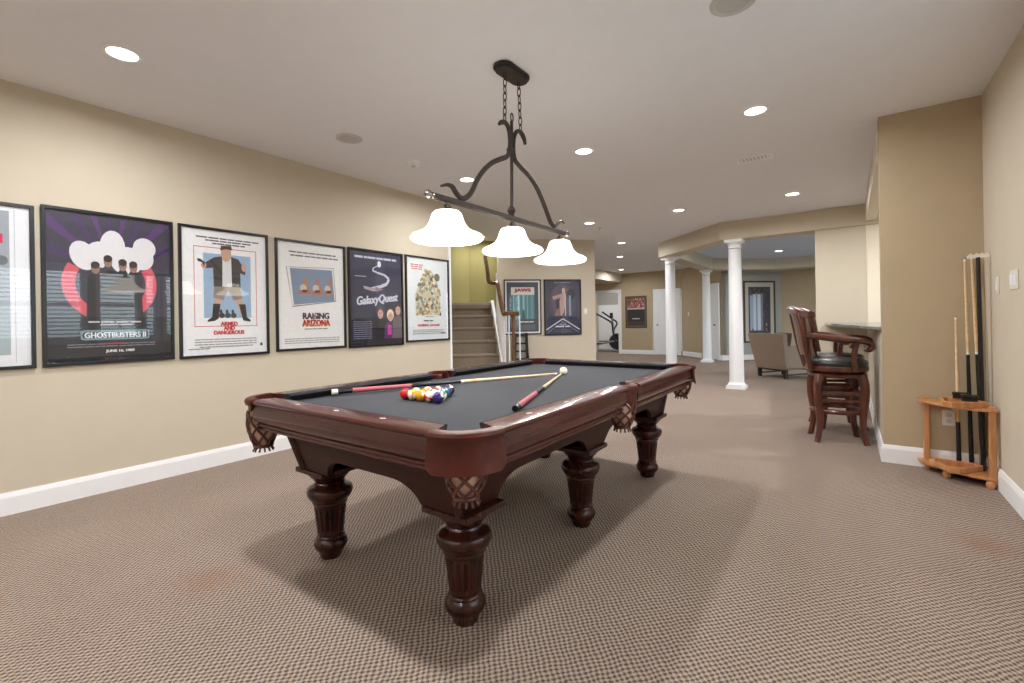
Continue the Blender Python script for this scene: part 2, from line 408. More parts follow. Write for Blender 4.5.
# baseboards (profile: flat board with a rounded top lip)
def baseboard(name, pts, z=0.14):
    """pts: polyline on the wall face; board stands to its right-hand side (towards the room)"""
    P = [Vector((p[0], p[1], 0)) for p in pts]; n = len(P)
    prof = [(0, 0), (0.017, 0), (0.017, z - 0.03), (0.012, z - 0.012), (0.008, z), (0, z)]
    rows = []
    for i in range(n):
        ds = []
        if i > 0: ds.append((P[i] - P[i - 1]).normalized())
        if i < n - 1: ds.append((P[i + 1] - P[i]).normalized())
        ns = [Vector((d.y, -d.x, 0)) for d in ds]
        nn = sum(ns, Vector()) / len(ns); k = 1.0 / max(nn.length_squared, 0.3)
        rows.append([P[i] + nn * (o * k) + Vector((0, 0, h)) for o, h in prof])
    return struct(MB().strip(rows, close_v=True, cap=True).build(name, M_white))
baseboard('baseboard_left', [(0, YB), (0, 4.56)])
baseboard('baseboard_right', [(4.53, 8.34), (4.53, 4.75), (5.12, 4.75), (5.12, YB)])
baseboard('baseboard_pier', [(3.92, 8.33), (4.53, 8.33)])
baseboard('baseboard_posters', [PW0[:2], PW1[:2]])
baseboard('baseboard_far', [(-2.03, YF), (-0.93, YF)])
baseboard('baseboard_door_side', [(0.03, YF - .03), (0.78, YF - 0.76)])
baseboard('baseboard_picture', [(1.40, YF - 1.35), (1.48, 13.83), (2.78, 15.13), (7.4, 15.13)])

# doors
def door(name, root, rz, wd=0.70, ht=2.05, knob_side=-1):
    """panel door in its casing; local x across, -y towards the room"""
    rt = bpy.data.objects.new(name, None); COL.objects.link(rt); rt.location = root; rt.rotation_euler = (0, 0, rz); struct(rt)
    hw = wd / 2; cw = 0.09
    Mx = Matrix(((1, 0, 0, 0), (0, 0, -1, 0), (0, 1, 0, 0), (0, 0, 0, 1)))
    MB().prism([(-hw - cw, 0), (-hw, 0), (-hw, ht), (hw, ht), (hw, 0), (hw + cw, 0), (hw + cw, ht + cw), (-hw - cw, ht + cw)], -0.02, 0.022, M=Mx).build('door_casing', M_white, rt, bevel=0.006)
    d = MB(); d.prism([(-hw, 0.01), (hw, 0.01), (hw, ht), (-hw, ht)], -0.03, 0.0, M=Mx)
    st = 0.12
    # raised stiles and rails leave an arched upper and a square lower panel
    for x in (-hw, hw - st): d.prism([(x, 0.01), (x + st, 0.01), (x + st, ht), (x, ht)], 0, 0.012, M=Mx)
    xi0, xi1 = -hw + st, hw - st
    d.prism([(xi0, 0.01), (xi1, 0.01), (xi1, 0.26), (xi0, 0.26)], 0, 0.012, M=Mx)
    d.prism([(xi0, 0.86), (xi1, 0.86), (xi1, 1.02), (xi0, 1.02)], 0, 0.012, M=Mx)
    top = [(xi0, ht), (xi0, ht - 0.24)] + [(xi0 + (xi1 - xi0) * k / 10, ht - 0.24 + 0.11 * math.sin(PI * k / 10)) for k in range(1, 10)] + [(xi1, ht - 0.24), (xi1, ht)]
    d.prism(top, 0, 0.012, M=Mx)
    for za, zb in ((0.31, 0.81), (1.07, ht - 0.30)):
        d.prism([(xi0 + .05, za), (xi1 - .05, za), (xi1 - .05, zb), (xi0 + .05, zb)], 0, 0.008, M=Mx)
    leaf = d.build('door_leaf', M_white, rt, bevel=0.004)
    k = MB(); k.lathe([(0.008, -0.012), (0.026, -0.012), (0.026, -0.006), (0.010, 0), (0.010, 0.03), (0.024, 0.04), (0.028, 0.055), (0.018, 0.068), (0.002, 0.07)], segs=16,
            M=Matrix.Translation((knob_side * (hw - 0.06), -0.012, 0.98)) @ Matrix.Rotation(rad(90), 4, 'X'))
    k.build('door_knob', M_nickel, leaf, smooth=True)
    return rt
door('door_1', (-0.48, YF, 0), 0, 0.70, 2.06)
door('door_2', (1.13, YF - 1.12, 0), rad(-45), 0.60, 2.06, 1)
# cased opening of the exercise room
rt = bpy.data.objects.new('door_3', None); COL.objects.link(rt); rt.location = (-2.6, YF, 0); struct(rt)
Mx = Matrix(((1, 0, 0, 0), (0, 0, -1, 0), (0, 1, 0, 0), (0, 0, 0, 1)))
MB().prism([(-0.55, 0), (-0.45, 0), (-0.45, 2.1), (0.46, 2.1), (0.46, 0), (0.57, 0), (0.57, 2.21), (-0.55, 2.21)], -0.14, 0.022, M=Mx).build('door_casing', M_white, rt)

# ------------------------------------------------------------------ stairs
S0 = Vector((0.01, 5.776, 0)); dS = Vector((-D2, D2, 0)); wS = Vector((D2, D2, 0))
RIS, GO = 0.2155, 0.25
SM = Matrix(((wS.x, dS.x, 0, S0.x), (wS.y, dS.y, 0, S0.y), (0, 0, 1, 0), (0, 0, 0, 1)))   # local x = width (right +), y = up the flight
st = MB()
def tread_poly(k):
    y0 = GO * (k - 1); z0 = RIS * (k - 1); z1 = RIS * k
    nose = [(y0, z0), (y0, z1 - 0.055), (y0 - 0.016, z1 - 0.045), (y0 - 0.024, z1 - 0.022), (y0 - 0.016, z1 - 0.004), (y0, z1)]
    return nose
prof = []
for k in range(1, 7): prof += tread_poly(k)
y7, z7 = GO * 6, RIS * 7
prof += [(y7, z7 - RIS), (y7, z7 - 0.115), (y7 - 0.03, z7 - 0.105), (y7 - 0.05, z7 - 0.075), (y7 - 0.05, z7 - 0.02), (y7 - 0.035, z7 + 0.012), (y7, z7 + 0.02)]
prof += [(GO * 6 + 1.2, RIS * 7 + 0.02), (GO * 6 + 1.2, 0)]
YZ = Matrix(((0, 0, 1, 0), (1, 0, 0, 0), (0, 1, 0, 0), (0, 0, 0, 1)))      # prism (a,b,h) -> (h, a, b)
st.prism(prof, -1.15, -0.03, M=SM @ YZ)
stair = st.build('stair_flight', M_stair, smooth=False)
struct(stair); stair.name = 'trim_stair_flight'
# white stringer along the open side
sp = [(-0.06, 0), (-0.06, RIS + 0.08)] + [(GO * 6, RIS * 7 + 0.06), (GO * 6 + .6, RIS * 7 + 0.06), (GO * 6 + .6, 0)]
o = MB().prism(sp, -0.03, 0.02, M=SM @ YZ).build('trim_stringer', M_white); struct(o)
# railing: newel with cap, handrail, balusters
rl = thing('stair_railing', 'brown handrail on white balusters along the open side of the carpeted stairs', 'railing', S0)
SL = Matrix(((wS.x, dS.x, 0, 0), (wS.y, dS.y, 0, 0), (0, 0, 1, 0), (0, 0, 0, 1)))
def sl(x, y, z): return SL @ Vector((x, y, z))
MB().lathe([(0.034, 0), (0.034, 0.30), (0.026, 0.32), (0.030, 0.36), (0.024, 0.40), (0.021, 0.9), (0.026, 1.15), (0.022, 1.17), (0.03, 1.20), (0.03, 1.265), (0.01, 1.27)], c=sl(0.115, -0.14, 0), segs=14).build('newel_post', M_rail2, rl, smooth=True)
hr = [sl(0.20, -0.18, 1.285), sl(0.10, -0.15, 1.285), sl(0.0, -0.10, 1.29), sl(-0.02, 0.0, 1.315), sl(-0.02, 0.40, 1.63), sl(-0.02, 0.58, 1.785), sl(-0.03, 0.66, 1.82), sl(-0.10, 0.70, 1.825), sl(-0.15, 0.74, 1.86), sl(-0.15, 0.9, 2.02), sl(-0.15, 1.25, 2.34)]
MB().tube(smooth_pts(hr, 5), 0.034, 10).build('handrail', M_rail2, rl, smooth=True)
for k in range(9):
    y = -0.02 + k * 0.115
    zb = RIS + 0.10 + (max(y, 0) + 0.06) * (RIS * 6 / (GO * 6))
    ztop = 1.30 + max(y, 0) * 0.83
    MB().lathe([(0.014, 0), (0.014, 0.12), (0.019, 0.16), (0.011, 0.22), (0.010, ztop - zb)], c=sl(0, y, zb - 0.03), segs=8).build('baluster', M_white, rl, smooth=True)
for (x, y) in ((0.20, -0.20), (0.04, -0.19)):
    MB().lathe([(0.014, 0), (0.014, 0.12), (0.019, 0.16), (0.011, 0.22), (0.010, 1.26)], c=sl(x, y, 0), segs=8).build('baluster', M_white, rl, smooth=True)

# ------------------------------------------------------------------ columns
def make_column():
    t = thing('round_column', '', 'column', (0, 0, 0), 0, 'white columns under the header')
    b = MB(); b.box((0, 0, 0.025), (0.285, 0.285, 0.05)); b.lathe([(0.132, 0.05), (0.139, 0.062), (0.135, 0.078), (0.122, 0.088), (0.118, 0.10), (0.110, 0.11)], segs=32)
    b.build('base', M_white, t, smooth=True)
    MB().lathe([(0.111, 0.10), (0.107, 0.8), (0.095, 2.30)], segs=40).build('shaft', M_white, t, smooth=True)
    c = MB(); c.lathe([(0.096, 2.31), (0.106, 2.315), (0.106, 2.327), (0.097, 2.333), (0.097, 2.37), (0.108, 2.378), (0.122, 2.398), (0.126, 2.405), (0.126, 2.41)], segs=32)
    c.box((0, 0, 2.43), (0.272, 0.272, 0.046)); c.build('capital', M_white, t, smooth=True)
    return t
colm = make_column(); colm.location = (2.80, 8.44, 0)
colm['label'] = 'white round column nearest the bar, whole down to its base'
dup(colm, (1.30, 9.86, 0), rad(-45), 'white round column whose base is hidden behind the pool table')
dup(colm, (1.24, 13.15, 0), 0, 'farthest white column, between the other two, in front of the second door')

# ------------------------------------------------------------------ ceiling fixtures
def make_downlight():
    t = thing('recessed_light', '', 'ceiling light', (0, 0, H), 0, 'recessed ceiling lights')
    MB().lathe([(0.098, 0.0), (0.098, -0.004), (0.090, -0.009), (0.074, -0.008), (0.070, 0.0)], segs=36).build('trim_ring', M_white, t, smooth=True)
    MB().lathe([(0.071, -0.001), (0.071, -0.0045), (0.035, -0.006), (0.001, -0.006)], segs=32).build('lens', M_lens, t, smooth=True)
    return t
PWR = 23.0
def lamp(name, loc, power, size=0.13, spread=172, col=(0.97, 0.985, 1.0)):
    l = bpy.data.lights.new(name, 'AREA'); l.shape = 'DISK'; l.size = size; l.energy = power; l.spread = rad(spread); l.color = col
    o = bpy.data.objects.new(name, l); COL.objects.link(o); o.location = loc
    return o
DL = [(0.945, 0.885, 'recessed light nearest the top left corner, above the framed posters'),
      (0.91, 3.92, 'recessed light glimpsed just above the left end of the pendant bar'),
      (2.33, 3.95, 'recessed light to the right of the pendant arms, over the far end of the table'),
      (3.76, 4.00, 'large recessed light nearest the tan wall on the right'),
      (0.92, 6.91, 'recessed light above the third pendant shade, near the poster wall'),
      (2.33, 6.95, 'recessed light in the middle of the ceiling before the header corner'),
      (3.75, 7.00, 'recessed light just in front of the header beside the bar wall'),
      (0.55, 9.12, 'recessed light left of the header end, nearest of the three over the far hall'),
      (-0.31, 11.08, 'recessed light over the far hall, second of the three behind the poster wall'),
      (-1.48, 13.95, 'farthest recessed light, by the hall soffit'),
      (2.99, 12.68, 'recessed light in the blue-grey tray ceiling')]
dl0 = make_downlight()
for i, (x, y, lab) in enumerate(DL):
    z = H - (0.0125 if i == 10 else 0.0)
    o = dl0 if i == 0 else dup(dl0, (x, y, z))
    o.location = (x, y, z); o['label'] = lab
    lamp('downlight_beam', (x, y, z - 0.012), PWR)
for (x, y) in ((2.33, 0.92), (3.76, 0.92), (0.93, -2.0), (2.33, -2.0), (3.76, -2.0), (5.4, 6.6), (4.6, 10.6), (2.2, 10.6), (-3.1, 16.3), (-1.2, 6.7)):  # unseen; rear row added for fill, sitting-room ones to brighten the tray
    o = dup(dl0, (x, y, H), 0, 'recessed light out of the picture'); lamp('downlight_beam', (x, y, H - 0.012), PWR * {5.4: 2.4, -1.2: 0.28, 4.6: 1.2, 2.2: 1.2}.get(x, 1.0))

sp0 = thing('ceiling_speaker', 'round ceiling speaker between the first light and the smoke detector', 'speaker', (0.89, 2.43, H), 0, 'ceiling speakers')
MB().lathe([(0.108, 0), (0.108, -0.006), (0.098, -0.010), (0.092, -0.008)], segs=40).build('rim', M_grey, sp0, smooth=True)
MB().lathe([(0.093, -0.002), (0.093, -0.007), (0.05, -0.010), (0.001, -0.011)], segs=32).build('grille', mat('speaker_mesh', (186, 182, 179), 0.7, noise=0.2, scale=400), sp0, smooth=True)
dup(sp0, (3.87, 2.56, H), 0, 'round ceiling speaker cut off by the top edge of the picture')
sm = thing('smoke_detector', 'small white smoke detector on the ceiling left of the pendant lamp', 'smoke detector', (0.87, 3.17, H))
MB().lathe([(0.062, 0), (0.062, -0.012), (0.056, -0.016), (0.052, -0.034), (0.04, -0.042), (0.001, -0.043)], segs=32).build('body', M_white, sm, smooth=True)
MB().lathe([(0.022, -0.040), (0.022, -0.047), (0.001, -0.048)], segs=20).build('sensor', M_grey, sm, smooth=True)
sm = thing('sprinkler_cover', 'tiny white disc on the ceiling beside the recessed light near the poster wall', 'sprinkler', (0.88, 7.42, H))
MB().lathe([(0.045, 0), (0.045, -0.008), (0.03, -0.014), (0.03, -0.022), (0.001, -0.024)], segs=24).build('cap', M_plastic, sm, smooth=True)
vt = thing('ceiling_vent', 'small rectangular white air vent in the ceiling near the tan wall', 'vent', (3.58, 5.19, H))
MB().ring([(-.16, -.09), (.16, -.09), (.16, .09), (-.16, .09)], [(-.13, -.06), (.13, -.06), (.13, .06), (-.13, .06)], -0.008, 0).build('frame', M_white, vt)
MB().box((0, 0, -0.0015), (.26, .12, 0.002)).build('backing', mat('vent_shadow', (204, 202, 200), 0.8), vt)
vs = MB()
for k in range(8): vs.box((-.115 + k * .033, 0, -0.005), (.016, .12, .004))
vs.build('slats', M_white, vt)

# ------------------------------------------------------------------ pool table
HW, HL, ZT = 0.787, 1.39, 0.803
pt = thing('pool_table', 'large dark cherry pool table with charcoal cloth and six turned legs', 'pool table', (2.6375, 2.3856, 0.0466))
TS = 0.96
pt.scale = (TS, TS, TS)
LEGY = (-1.06, 0.0, 1.06); LEGX = 0.45; XO = 0.012
# slate bed under the cloth
def bedpts(o, cut):
    x, y = HW - o, HL - o
    return [(-x + cut, -y), (x - cut, -y), (x, -y + cut), (x, -0.07), (x - 0.05, 0), (x, 0.07), (x, y - cut), (x - cut, y), (-x + cut, y), (-x, y - cut), (-x, 0.07), (-x + 0.05, 0), (-x, -0.07), (-x, -y + cut)]
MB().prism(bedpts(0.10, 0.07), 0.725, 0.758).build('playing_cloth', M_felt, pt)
# rails with moulded fascia, one per span between pockets
RP = [(0.106, 0.8030), (0.018, 0.8030), (0.005, 0.7995), (0.0, 0.7935), (0.001, 0.787), (0.006, 0.782), (0.016, 0.779), (0.020, 0.774), (0.016, 0.760),
      (0.012, 0.740), (0.012, 0.722), (0.017, 0.705), (0.027, 0.692), (0.036, 0.687), (0.031, 0.683), (0.030, 0.677), (0.034, 0.672), (0.042, 0.668), (0.038, 0.662), (0.040, 0.655), (0.048, 0.650), (0.106, 0.650)]
def rail(name, fn, s0, s1, dia, m):
    b = MB()
    if name == 'end_rail': cutb = lambda s, o: s - math.copysign(0.55 * max(0.0, o - 0.035), s)
    else: cutb = lambda s, o: s - math.copysign(0.55 * max(0.0, o - 0.035), s) if abs(s) > 0.5 else s + math.copysign(0.3 * max(0.0, o - 0.035), s)
    b.strip([[fn(cutb(s, o), o, z) for (o, z) in RP] for s in (s0, s1)], close_v=True, cap=True)
    b.mi = 1
    for s in dia:
        o, z, e, f_ = 0.062, ZT + 0.0008, 0.021, 0.011
        vs = [b.bm.verts.new(Vector(fn(*q))) for q in ((s - e, o, z), (s, o - f_, z), (s + e, o, z), (s, o + f_, z))]
        b.face(vs)
    b.mi = 0
    return b.build(name, [m, M_pearl], pt, smooth=True, angle=28)
endf = lambda sg: (lambda s, o, z: (s, sg * (HL - o), z))
sidef = lambda sg: (lambda s, o, z: (sg * (HW - o), s, z))
CU = [(0.106, 0.8025), (0.124, 0.801), (0.136, 0.798), (0.141, 0.792), (0.135, 0.784), (0.122, 0.770), (0.106, 0.762)]
for sg in (-1, 1):
    rail('end_rail', endf(sg), -(HW - 0.165), HW - 0.165, (-0.3, 0.0, 0.3), M_railx)
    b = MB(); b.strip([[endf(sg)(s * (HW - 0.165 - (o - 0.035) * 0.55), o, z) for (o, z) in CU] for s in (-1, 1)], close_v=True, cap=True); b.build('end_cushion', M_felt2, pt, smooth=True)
    for a, c in ((-(HL - 0.165), -0.085), (0.085, HL - 0.165)):
        mid = (a + c) / 2
        rail('side_rail', sidef(sg), a, c, (mid - 0.3, mid, mid + 0.3), M_rail)
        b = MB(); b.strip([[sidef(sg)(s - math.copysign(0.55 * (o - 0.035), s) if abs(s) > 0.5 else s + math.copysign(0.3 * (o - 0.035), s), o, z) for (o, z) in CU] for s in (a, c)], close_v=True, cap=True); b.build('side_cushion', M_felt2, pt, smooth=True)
# apron (cabinet) panels with ogee arches beside the legs
AT, AB, ZLO, ZHI = (0.565, 1.245), (0.535, 1.175), 0.43, 0.52
def apron(name, horiz, sg, legs, m):
    Lt = AT[0] if horiz else AT[1]; Lb = AB[0] if horiz else AB[1]
    n = 90; rows_t = []; b = MB()
    def zb(s):
        d = min(abs(s - l) for l in legs) - 0.125
        if d <= 0: return ZLO
        if d >= 0.16: return ZHI
        t = d / 0.16
        return ZLO + (ZHI - ZLO) * (1 - (1 - t) ** 2.4) ** (1 / 1.6)
    def pt_(s, z, inset):
        t = (0.655 - z) / (0.655 - ZLO)
        half = Lt + (Lb - Lt) * t
        q = (AT[1] + (AB[1] - AT[1]) * t if horiz else AT[0] + (AB[0] - AT[0]) * t) - inset
        ss = max(-half, min(half, s))
        return (ss + XO, sg * q, z) if horiz else (sg * q + XO, ss, z)
    ss = [-Lt + 2 * Lt * i / n for i in range(n + 1)]
    top = [pt_(s, 0.655, 0) for s in ss]; bot = [pt_(s, zb(s), 0) for s in ss]
    ti = [pt_(s, 0.655, 0.03) for s in ss]; bi = [pt_(s, zb(s), 0.03) for s in ss]
    b.strip([top, bot, bi, ti], close_u=True)
    return b.build(name, m, pt)
for sg in (-1, 1):
    apron('end_apron', True, sg, (-LEGX, LEGX), M_woodx); apron('side_apron', False, sg, LEGY, M_wood)
for sx in (-1, 1):
    for sy in (-1, 1):
        MB().tube([(sx * AT[0] + XO, sy * AT[1], 0.655), (sx * AB[0] + XO, sy * AB[1], ZLO)], 0.017, 8).build('corner_moulding', M_woodz, pt, smooth=True)
# legs
LP = [(0.048, 0.0), (0.052, 0.004), (0.056, 0.018), (0.066, 0.034), (0.079, 0.048), (0.084, 0.062), (0.081, 0.076), (0.073, 0.086), (0.068, 0.092), (0.071, 0.097), (0.068, 0.103), (0.064, 0.106), (0.066, 0.114)]
LP2 = [(0.066, 0.114), (0.0665, 0.124), (0.070, 0.15), (0.0745, 0.19), (0.080, 0.228), (0.0815, 0.240)]
LP3 = [(0.0815, 0.240), (0.088, 0.250), (0.086, 0.256), (0.100, 0.268), (0.111, 0.284), (0.115, 0.300), (0.112, 0.314), (0.101, 0.324), (0.084, 0.330), (0.074, 0.336), (0.078, 0.342), (0.073, 0.350), (0.076, 0.358), (0.092, 0.376), (0.105, 0.392), (0.108, 0.400), (0.108, 0.405)]
def flute(r, z, a):
    e = min(1.0, max(0.0, min((z - 0.0886) / 0.013, (0.2256 - z) / 0.013)))
    return r - 0.0075 * e * max(0.0, math.cos(16 * a)) ** 0.7 * (1 if math.cos(16 * a) > 0 else 0)
lr = []
for zz in [0.114 + 0.126 * i / 22 for i in range(23)]:
    for (r0, z0), (r1, z1) in zip(LP2[:-1], LP2[1:]):
        if z0 <= zz <= z1 + 1e-9:
            lr.append((r0 + (r1 - r0) * (zz - z0) / (z1 - z0), zz)); break
FL = lambda z: z if z >= 0.30 else -0.0485 + z * (0.3485 / 0.30)
LP = [(r, FL(z)) for r, z in LP]; lr = [(r, FL(z)) for r, z in lr]; LP3 = [(r, FL(z)) for r, z in LP3]
for x0 in (-LEGX + XO - 0.036, LEGX + XO + 0.004):
    for y in LEGY:
        x = x0 - (0.022 if abs(y) < 0.1 else 0.0)
        b = MB()
        b.lathe(LP, c=(x, y, 0), segs=40); b.lathe(lr, c=(x, y, 0), segs=128, flute=flute); b.lathe(LP3, c=(x, y, 0), segs=40)
        lg = b.build('leg', M_woodz, pt, smooth=True, angle=40)
        p = MB(); p.ring([(x - .122, y - .122), (x + .122, y - .122), (x + .122, y + .122), (x - .122, y + .122)][::1], [(x - .05, y - .05), (x + .05, y - .05), (x + .05, y + .05), (x - .05, y + .05)], 0.404, 0.430)
        p.build('cap_plate', M_woodz, lg, bevel=0.007, bseg=3)
# pockets
def net_mesh(cx, cy, z0, z1, rt_, rb):
    b = MB(); n = 7
    for dirn in (1, -1):
        for k in range(n):
            pts = []
            for i in range(13):
                t = i / 12; z = z0 + (z1 - z0) * t
                r = rt_ + (rb - rt_) * t ** 2.2 + 0.008 * math.sin(PI * t)
                a = 2 * PI * k / n + dirn * t * 2.0
                pts.append((cx + r * math.cos(a), cy + r * math.sin(a), z))
            b.tube(pts, 0.006, 6)
    b.tube([(cx + (rb + .004) * math.cos(2 * PI * k / 20), cy + (rb + .004) * math.sin(2 * PI * k / 20), z1 + .004) for k in range(20)], 0.008, 8, closed=True)
    for k in range(12):
        a = 2 * PI * k / 12 + 0.2
        b.tube([(cx + rb * math.cos(a), cy + rb * math.sin(a), z1), (cx + (rb + .012) * math.cos(a), cy + (rb + .012) * math.sin(a), z1 - .022)], 0.0045, 6)
    return b
M_pouch = mat('pale_pouch_lining', (216, 182, 162), 0.7, noise=0.08)
def pouch(cx, cy, z0, z1, rt_, rb):
    pr = []
    for i in range(11):
        t = i / 10; pr.append((max(0.012, rt_ + (rb - rt_) * t ** 2.2 + 0.008 * math.sin(PI * t) - 0.012), z0 + (z1 + 0.004 - z0) * t))
    pr.append((0.002, z1 + 0.002))
    return MB().lathe(pr[::-1] + [(r - 0.003, z) for r, z in pr[:-1]], c=(cx, cy, 0), segs=24)
def band(b, cx, cy, ro, ri, z0, z1, a0, a1, n=18, lo=None):
    rows = []
    for i in range(n + 1):
        a = rad(a0 + (a1 - a0) * i / n); c, s = math.cos(a), math.sin(a)
        rows.append([(cx + ri * c, cy + ri * s, z0), (cx + ro * c, cy + ro * s, z0), (cx + (ro + .004) * c, cy + (ro + .004) * s, (z0 + z1) / 2), (cx + ro * c, cy + ro * s, z1 - .004), (cx + (ro - .008) * c, cy + (ro - .008) * s, z1), (cx + ri * c, cy + ri * s, z1)])
    b.strip(rows, close_v=True, cap=True)
def skirt(b, cx, cy, r, z0, z1, a0, a1, n=24, flare=0.012):
    rows = []
    for i in range(n + 1):
        t = i / n; a = rad(a0 + (a1 - a0) * t); c, s = math.cos(a), math.sin(a)
        e = min(t, 1 - t); zz = z0 + 0.035 * max(0, 1 - e / 0.10) ** 2
        col = []
        for j in range(7):
            u = j / 6; rr = r + flare * (1 - u) ** 2; col.append((cx + rr * c, cy + rr * s, zz + (z1 - zz) * u))
        for j in range(6, -1, -1):
            u = j / 6; rr = r + flare * (1 - u) ** 2 - 0.006; col.append((cx + rr * c, cy + rr * s, zz + (z1 - zz) * u))
        rows.append(col)
    b.strip(rows, close_v=True, cap=True)
for sx in (-1, 1):
    for sy in (-1, 1):
        cx, cy = sx * (HW - 0.165), sy * (HL - 0.165)
        mid = math.degrees(math.atan2(sy, sx))
        b = MB(); band(b, cx, cy, 0.170, 0.128, 0.776, 0.8055, mid - 51, mid + 51)
        pk = b.build('corner_pocket', M_leather, pt, smooth=True)
        px, py = sx * (HW - 0.115), sy * (HL - 0.115)
        bare = (sx < 0 and sy < 0)
        b = MB()
        if not bare: skirt(b, cx, cy, 0.162, 0.664, 0.778, mid - 53, mid + 53)
        else: skirt(b, cx, cy, 0.157, 0.742, 0.778, mid - 46, mid + 46, flare=0.0)
        b.build('skirt', M_leather, pk, smooth=True)
        b = MB(); band(b, px, py, 0.078, 0.07, 0.705, 0.786, mid - 105, mid + 105, n=30); b.build('liner', M_leather, pk, smooth=True)
        net_mesh(px if not bare else px + 0.004, py if not bare else py - .03, 0.742 if bare else 0.70, 0.556 if bare else 0.562, 0.068, 0.036).build('net', M_net, pk, smooth=True)
        pouch(px if not bare else px + 0.004, py if not bare else py - .03, 0.742 if bare else 0.70, 0.556 if bare else 0.562, 0.068, 0.036).build('pouch', M_pouch, pk, smooth=True, label='pale pouch lining')
    # side pocket
    cx = sx * (HW - 0.075); mid = 0 if sx > 0 else 180
    b = MB(); band(b, cx + sx * 0.0, 0, 0.086, 0.05, 0.772, 0.8055, mid - 92, mid + 92)
    pk = b.build('side_pocket', M_leather, pt, smooth=True)
    b = MB(); skirt(b, cx - sx * .008, 0, 0.09, 0.645, 0.775, mid - 62, mid + 62, flare=-0.006); b.build('skirt', M_leather, pk, smooth=True)
    b = MB(); band(b, cx, 0, 0.068, 0.06, 0.70, 0.79, mid - 150, mid + 150, n=24); b.build('liner', M_leather, pk, smooth=True)
    net_mesh(cx + sx * .012, -0.03, 0.71, 0.572, 0.066, 0.036).build('net', M_net, pk, smooth=True)
    pouch(cx + sx * .012, -0.03, 0.71, 0.572, 0.066, 0.036).build('pouch', M_pouch, pk, smooth=True, label='pale pouch lining')

# ------------------------------------------------------------------ balls and cues on the table
ZC = 0.0466 + TS * 0.758 + 0.0003
BR = 0.0286
def ball_mat(name, col, stripe):
    m = bpy.data.materials.new(name); m.use_nodes = True
    nt = m.node_tree; N = nt.nodes; L = nt.links; b = N['Principled BSDF']
    b.inputs['Roughness'].default_value = 0.12; b.inputs['Coat Weight'].default_value = 0.5
    tc = N.new('ShaderNodeTexCoord'); sp = N.new('ShaderNodeSeparateXYZ'); L.new(tc.outputs['Object'], sp.inputs['Vector'])
    w = rgb(238, 230, 212); c = rgb(*col)
    # number spot on +x, band about the z axis
    sx = N.new('ShaderNodeMath'); sx.operation = 'GREATER_THAN'; sx.inputs[1].default_value = BR * 0.93; L.new(sp.outputs['X'], sx.inputs[0])
    mx = N.new('ShaderNodeMixRGB'); mx.inputs['Color2'].default_value = w; L.new(sx.outputs[0], mx.inputs['Fac'])
    if stripe:
        ab = N.new('ShaderNodeMath'); ab.operation = 'ABSOLUTE'; L.new(sp.outputs['Z'], ab.inputs[0])
        lt = N.new('ShaderNodeMath'); lt.operation = 'LESS_THAN'; lt.inputs[1].default_value = BR * 0.52; L.new(ab.outputs[0], lt.inputs[0])
        m2 = N.new('ShaderNodeMixRGB'); m2.inputs['Color1'].default_value = w; m2.inputs['Color2'].default_value = c; L.new(lt.outputs[0], m2.inputs['Fac'])
        L.new(m2.outputs[0], mx.inputs['Color1'])
    else:
        mx.inputs['Color1'].default_value = c
    L.new(mx.outputs[0], b.inputs['Base Color'])
    return m
YEL, BLU, RED, PUR, ORA, GRN, MAR, BLK = (226, 164, 30), (28, 44, 120), (206, 30, 36), (52, 34, 108), (226, 118, 40), (16, 96, 82), (130, 26, 34), (18, 18, 20)
rack_rows = [
    [('red', RED, 0, 'solid red ball at the left corner of the triangle'), ('cream', YEL, 1, 'mostly cream striped ball between the red and yellow balls'), ('yellow', YEL, 0, 'solid yellow ball in the middle of the front row'), ('redstripe', RED, 1, 'red and cream striped ball left of the purple ball'), ('purple', PUR, 0, 'solid purple ball at the near corner of the triangle')],
    [('bluestripe', BLU, 1, 'dark blue striped ball peeping out behind the cream ball'), ('orange', ORA, 0, 'solid orange ball in the second row behind the yellow one'), ('maroonstripe', MAR, 1, 'white and maroon striped ball in the second row beside the orange one'), ('greenstripe', GRN, 1, 'green and cream striped ball right behind the purple ball')],
    [('orangestripe', ORA, 1, 'orange striped ball hidden in the third row of the triangle'), ('maroon', MAR, 0, 'dark maroon ball in the middle of the third row'), ('green', GRN, 0, 'solid green ball at the right of the third row')],
    [('purplestripe', PUR, 1, 'purple striped ball in the fourth row of the triangle'), ('blue', BLU, 0, 'solid navy ball on the right of the fourth row')],
    [('black', BLK, 0, 'black ball at the far tip of the triangle')]]
random.seed(11)
for r, row in enumerate(rack_rows):
    for k, (nm, c, s, lab) in enumerate(row):
        x = 2.463 + 0.0292 * r + 0.0584 * k; y = 1.626 + 0.0506 * r
        o = MB().ball((0, 0, 0), BR, 28, 18).build('billiard_ball', ball_mat('ball_' + nm, c, s), loc=(x, y, ZC + BR), smooth=True, angle=180)
        tag(o, lab + ' of pool balls' if 'triangle' in lab else lab, 'ball', 'racked pool balls')
        tilt = {'cream': (1.5, 0.2), 'redstripe': (-0.35, 0.55), 'greenstripe': (0.9, -0.5), 'purple': (0.1, -0.45), 'green': (0.3, -.7), 'bluestripe': (1.2, .4)}.get(nm, (random.uniform(-1.2, 1.2), random.uniform(-1, .2)))
        o.rotation_euler = (tilt[0], tilt[1], rad({'purple': 10, 'redstripe': -60, 'greenstripe': -40}.get(nm, random.uniform(-90, 20))))
cb = MB().ball((0, 0, 0), BR, 28, 18).build('cue_ball', mat('ivory_ball', (240, 232, 208), 0.12, coat=0.5, noise=0.01), loc=(2.640, 2.955, ZC + BR), smooth=True, angle=180)
tag(cb, 'white cue ball lying alone where the two cue tips meet', 'ball')

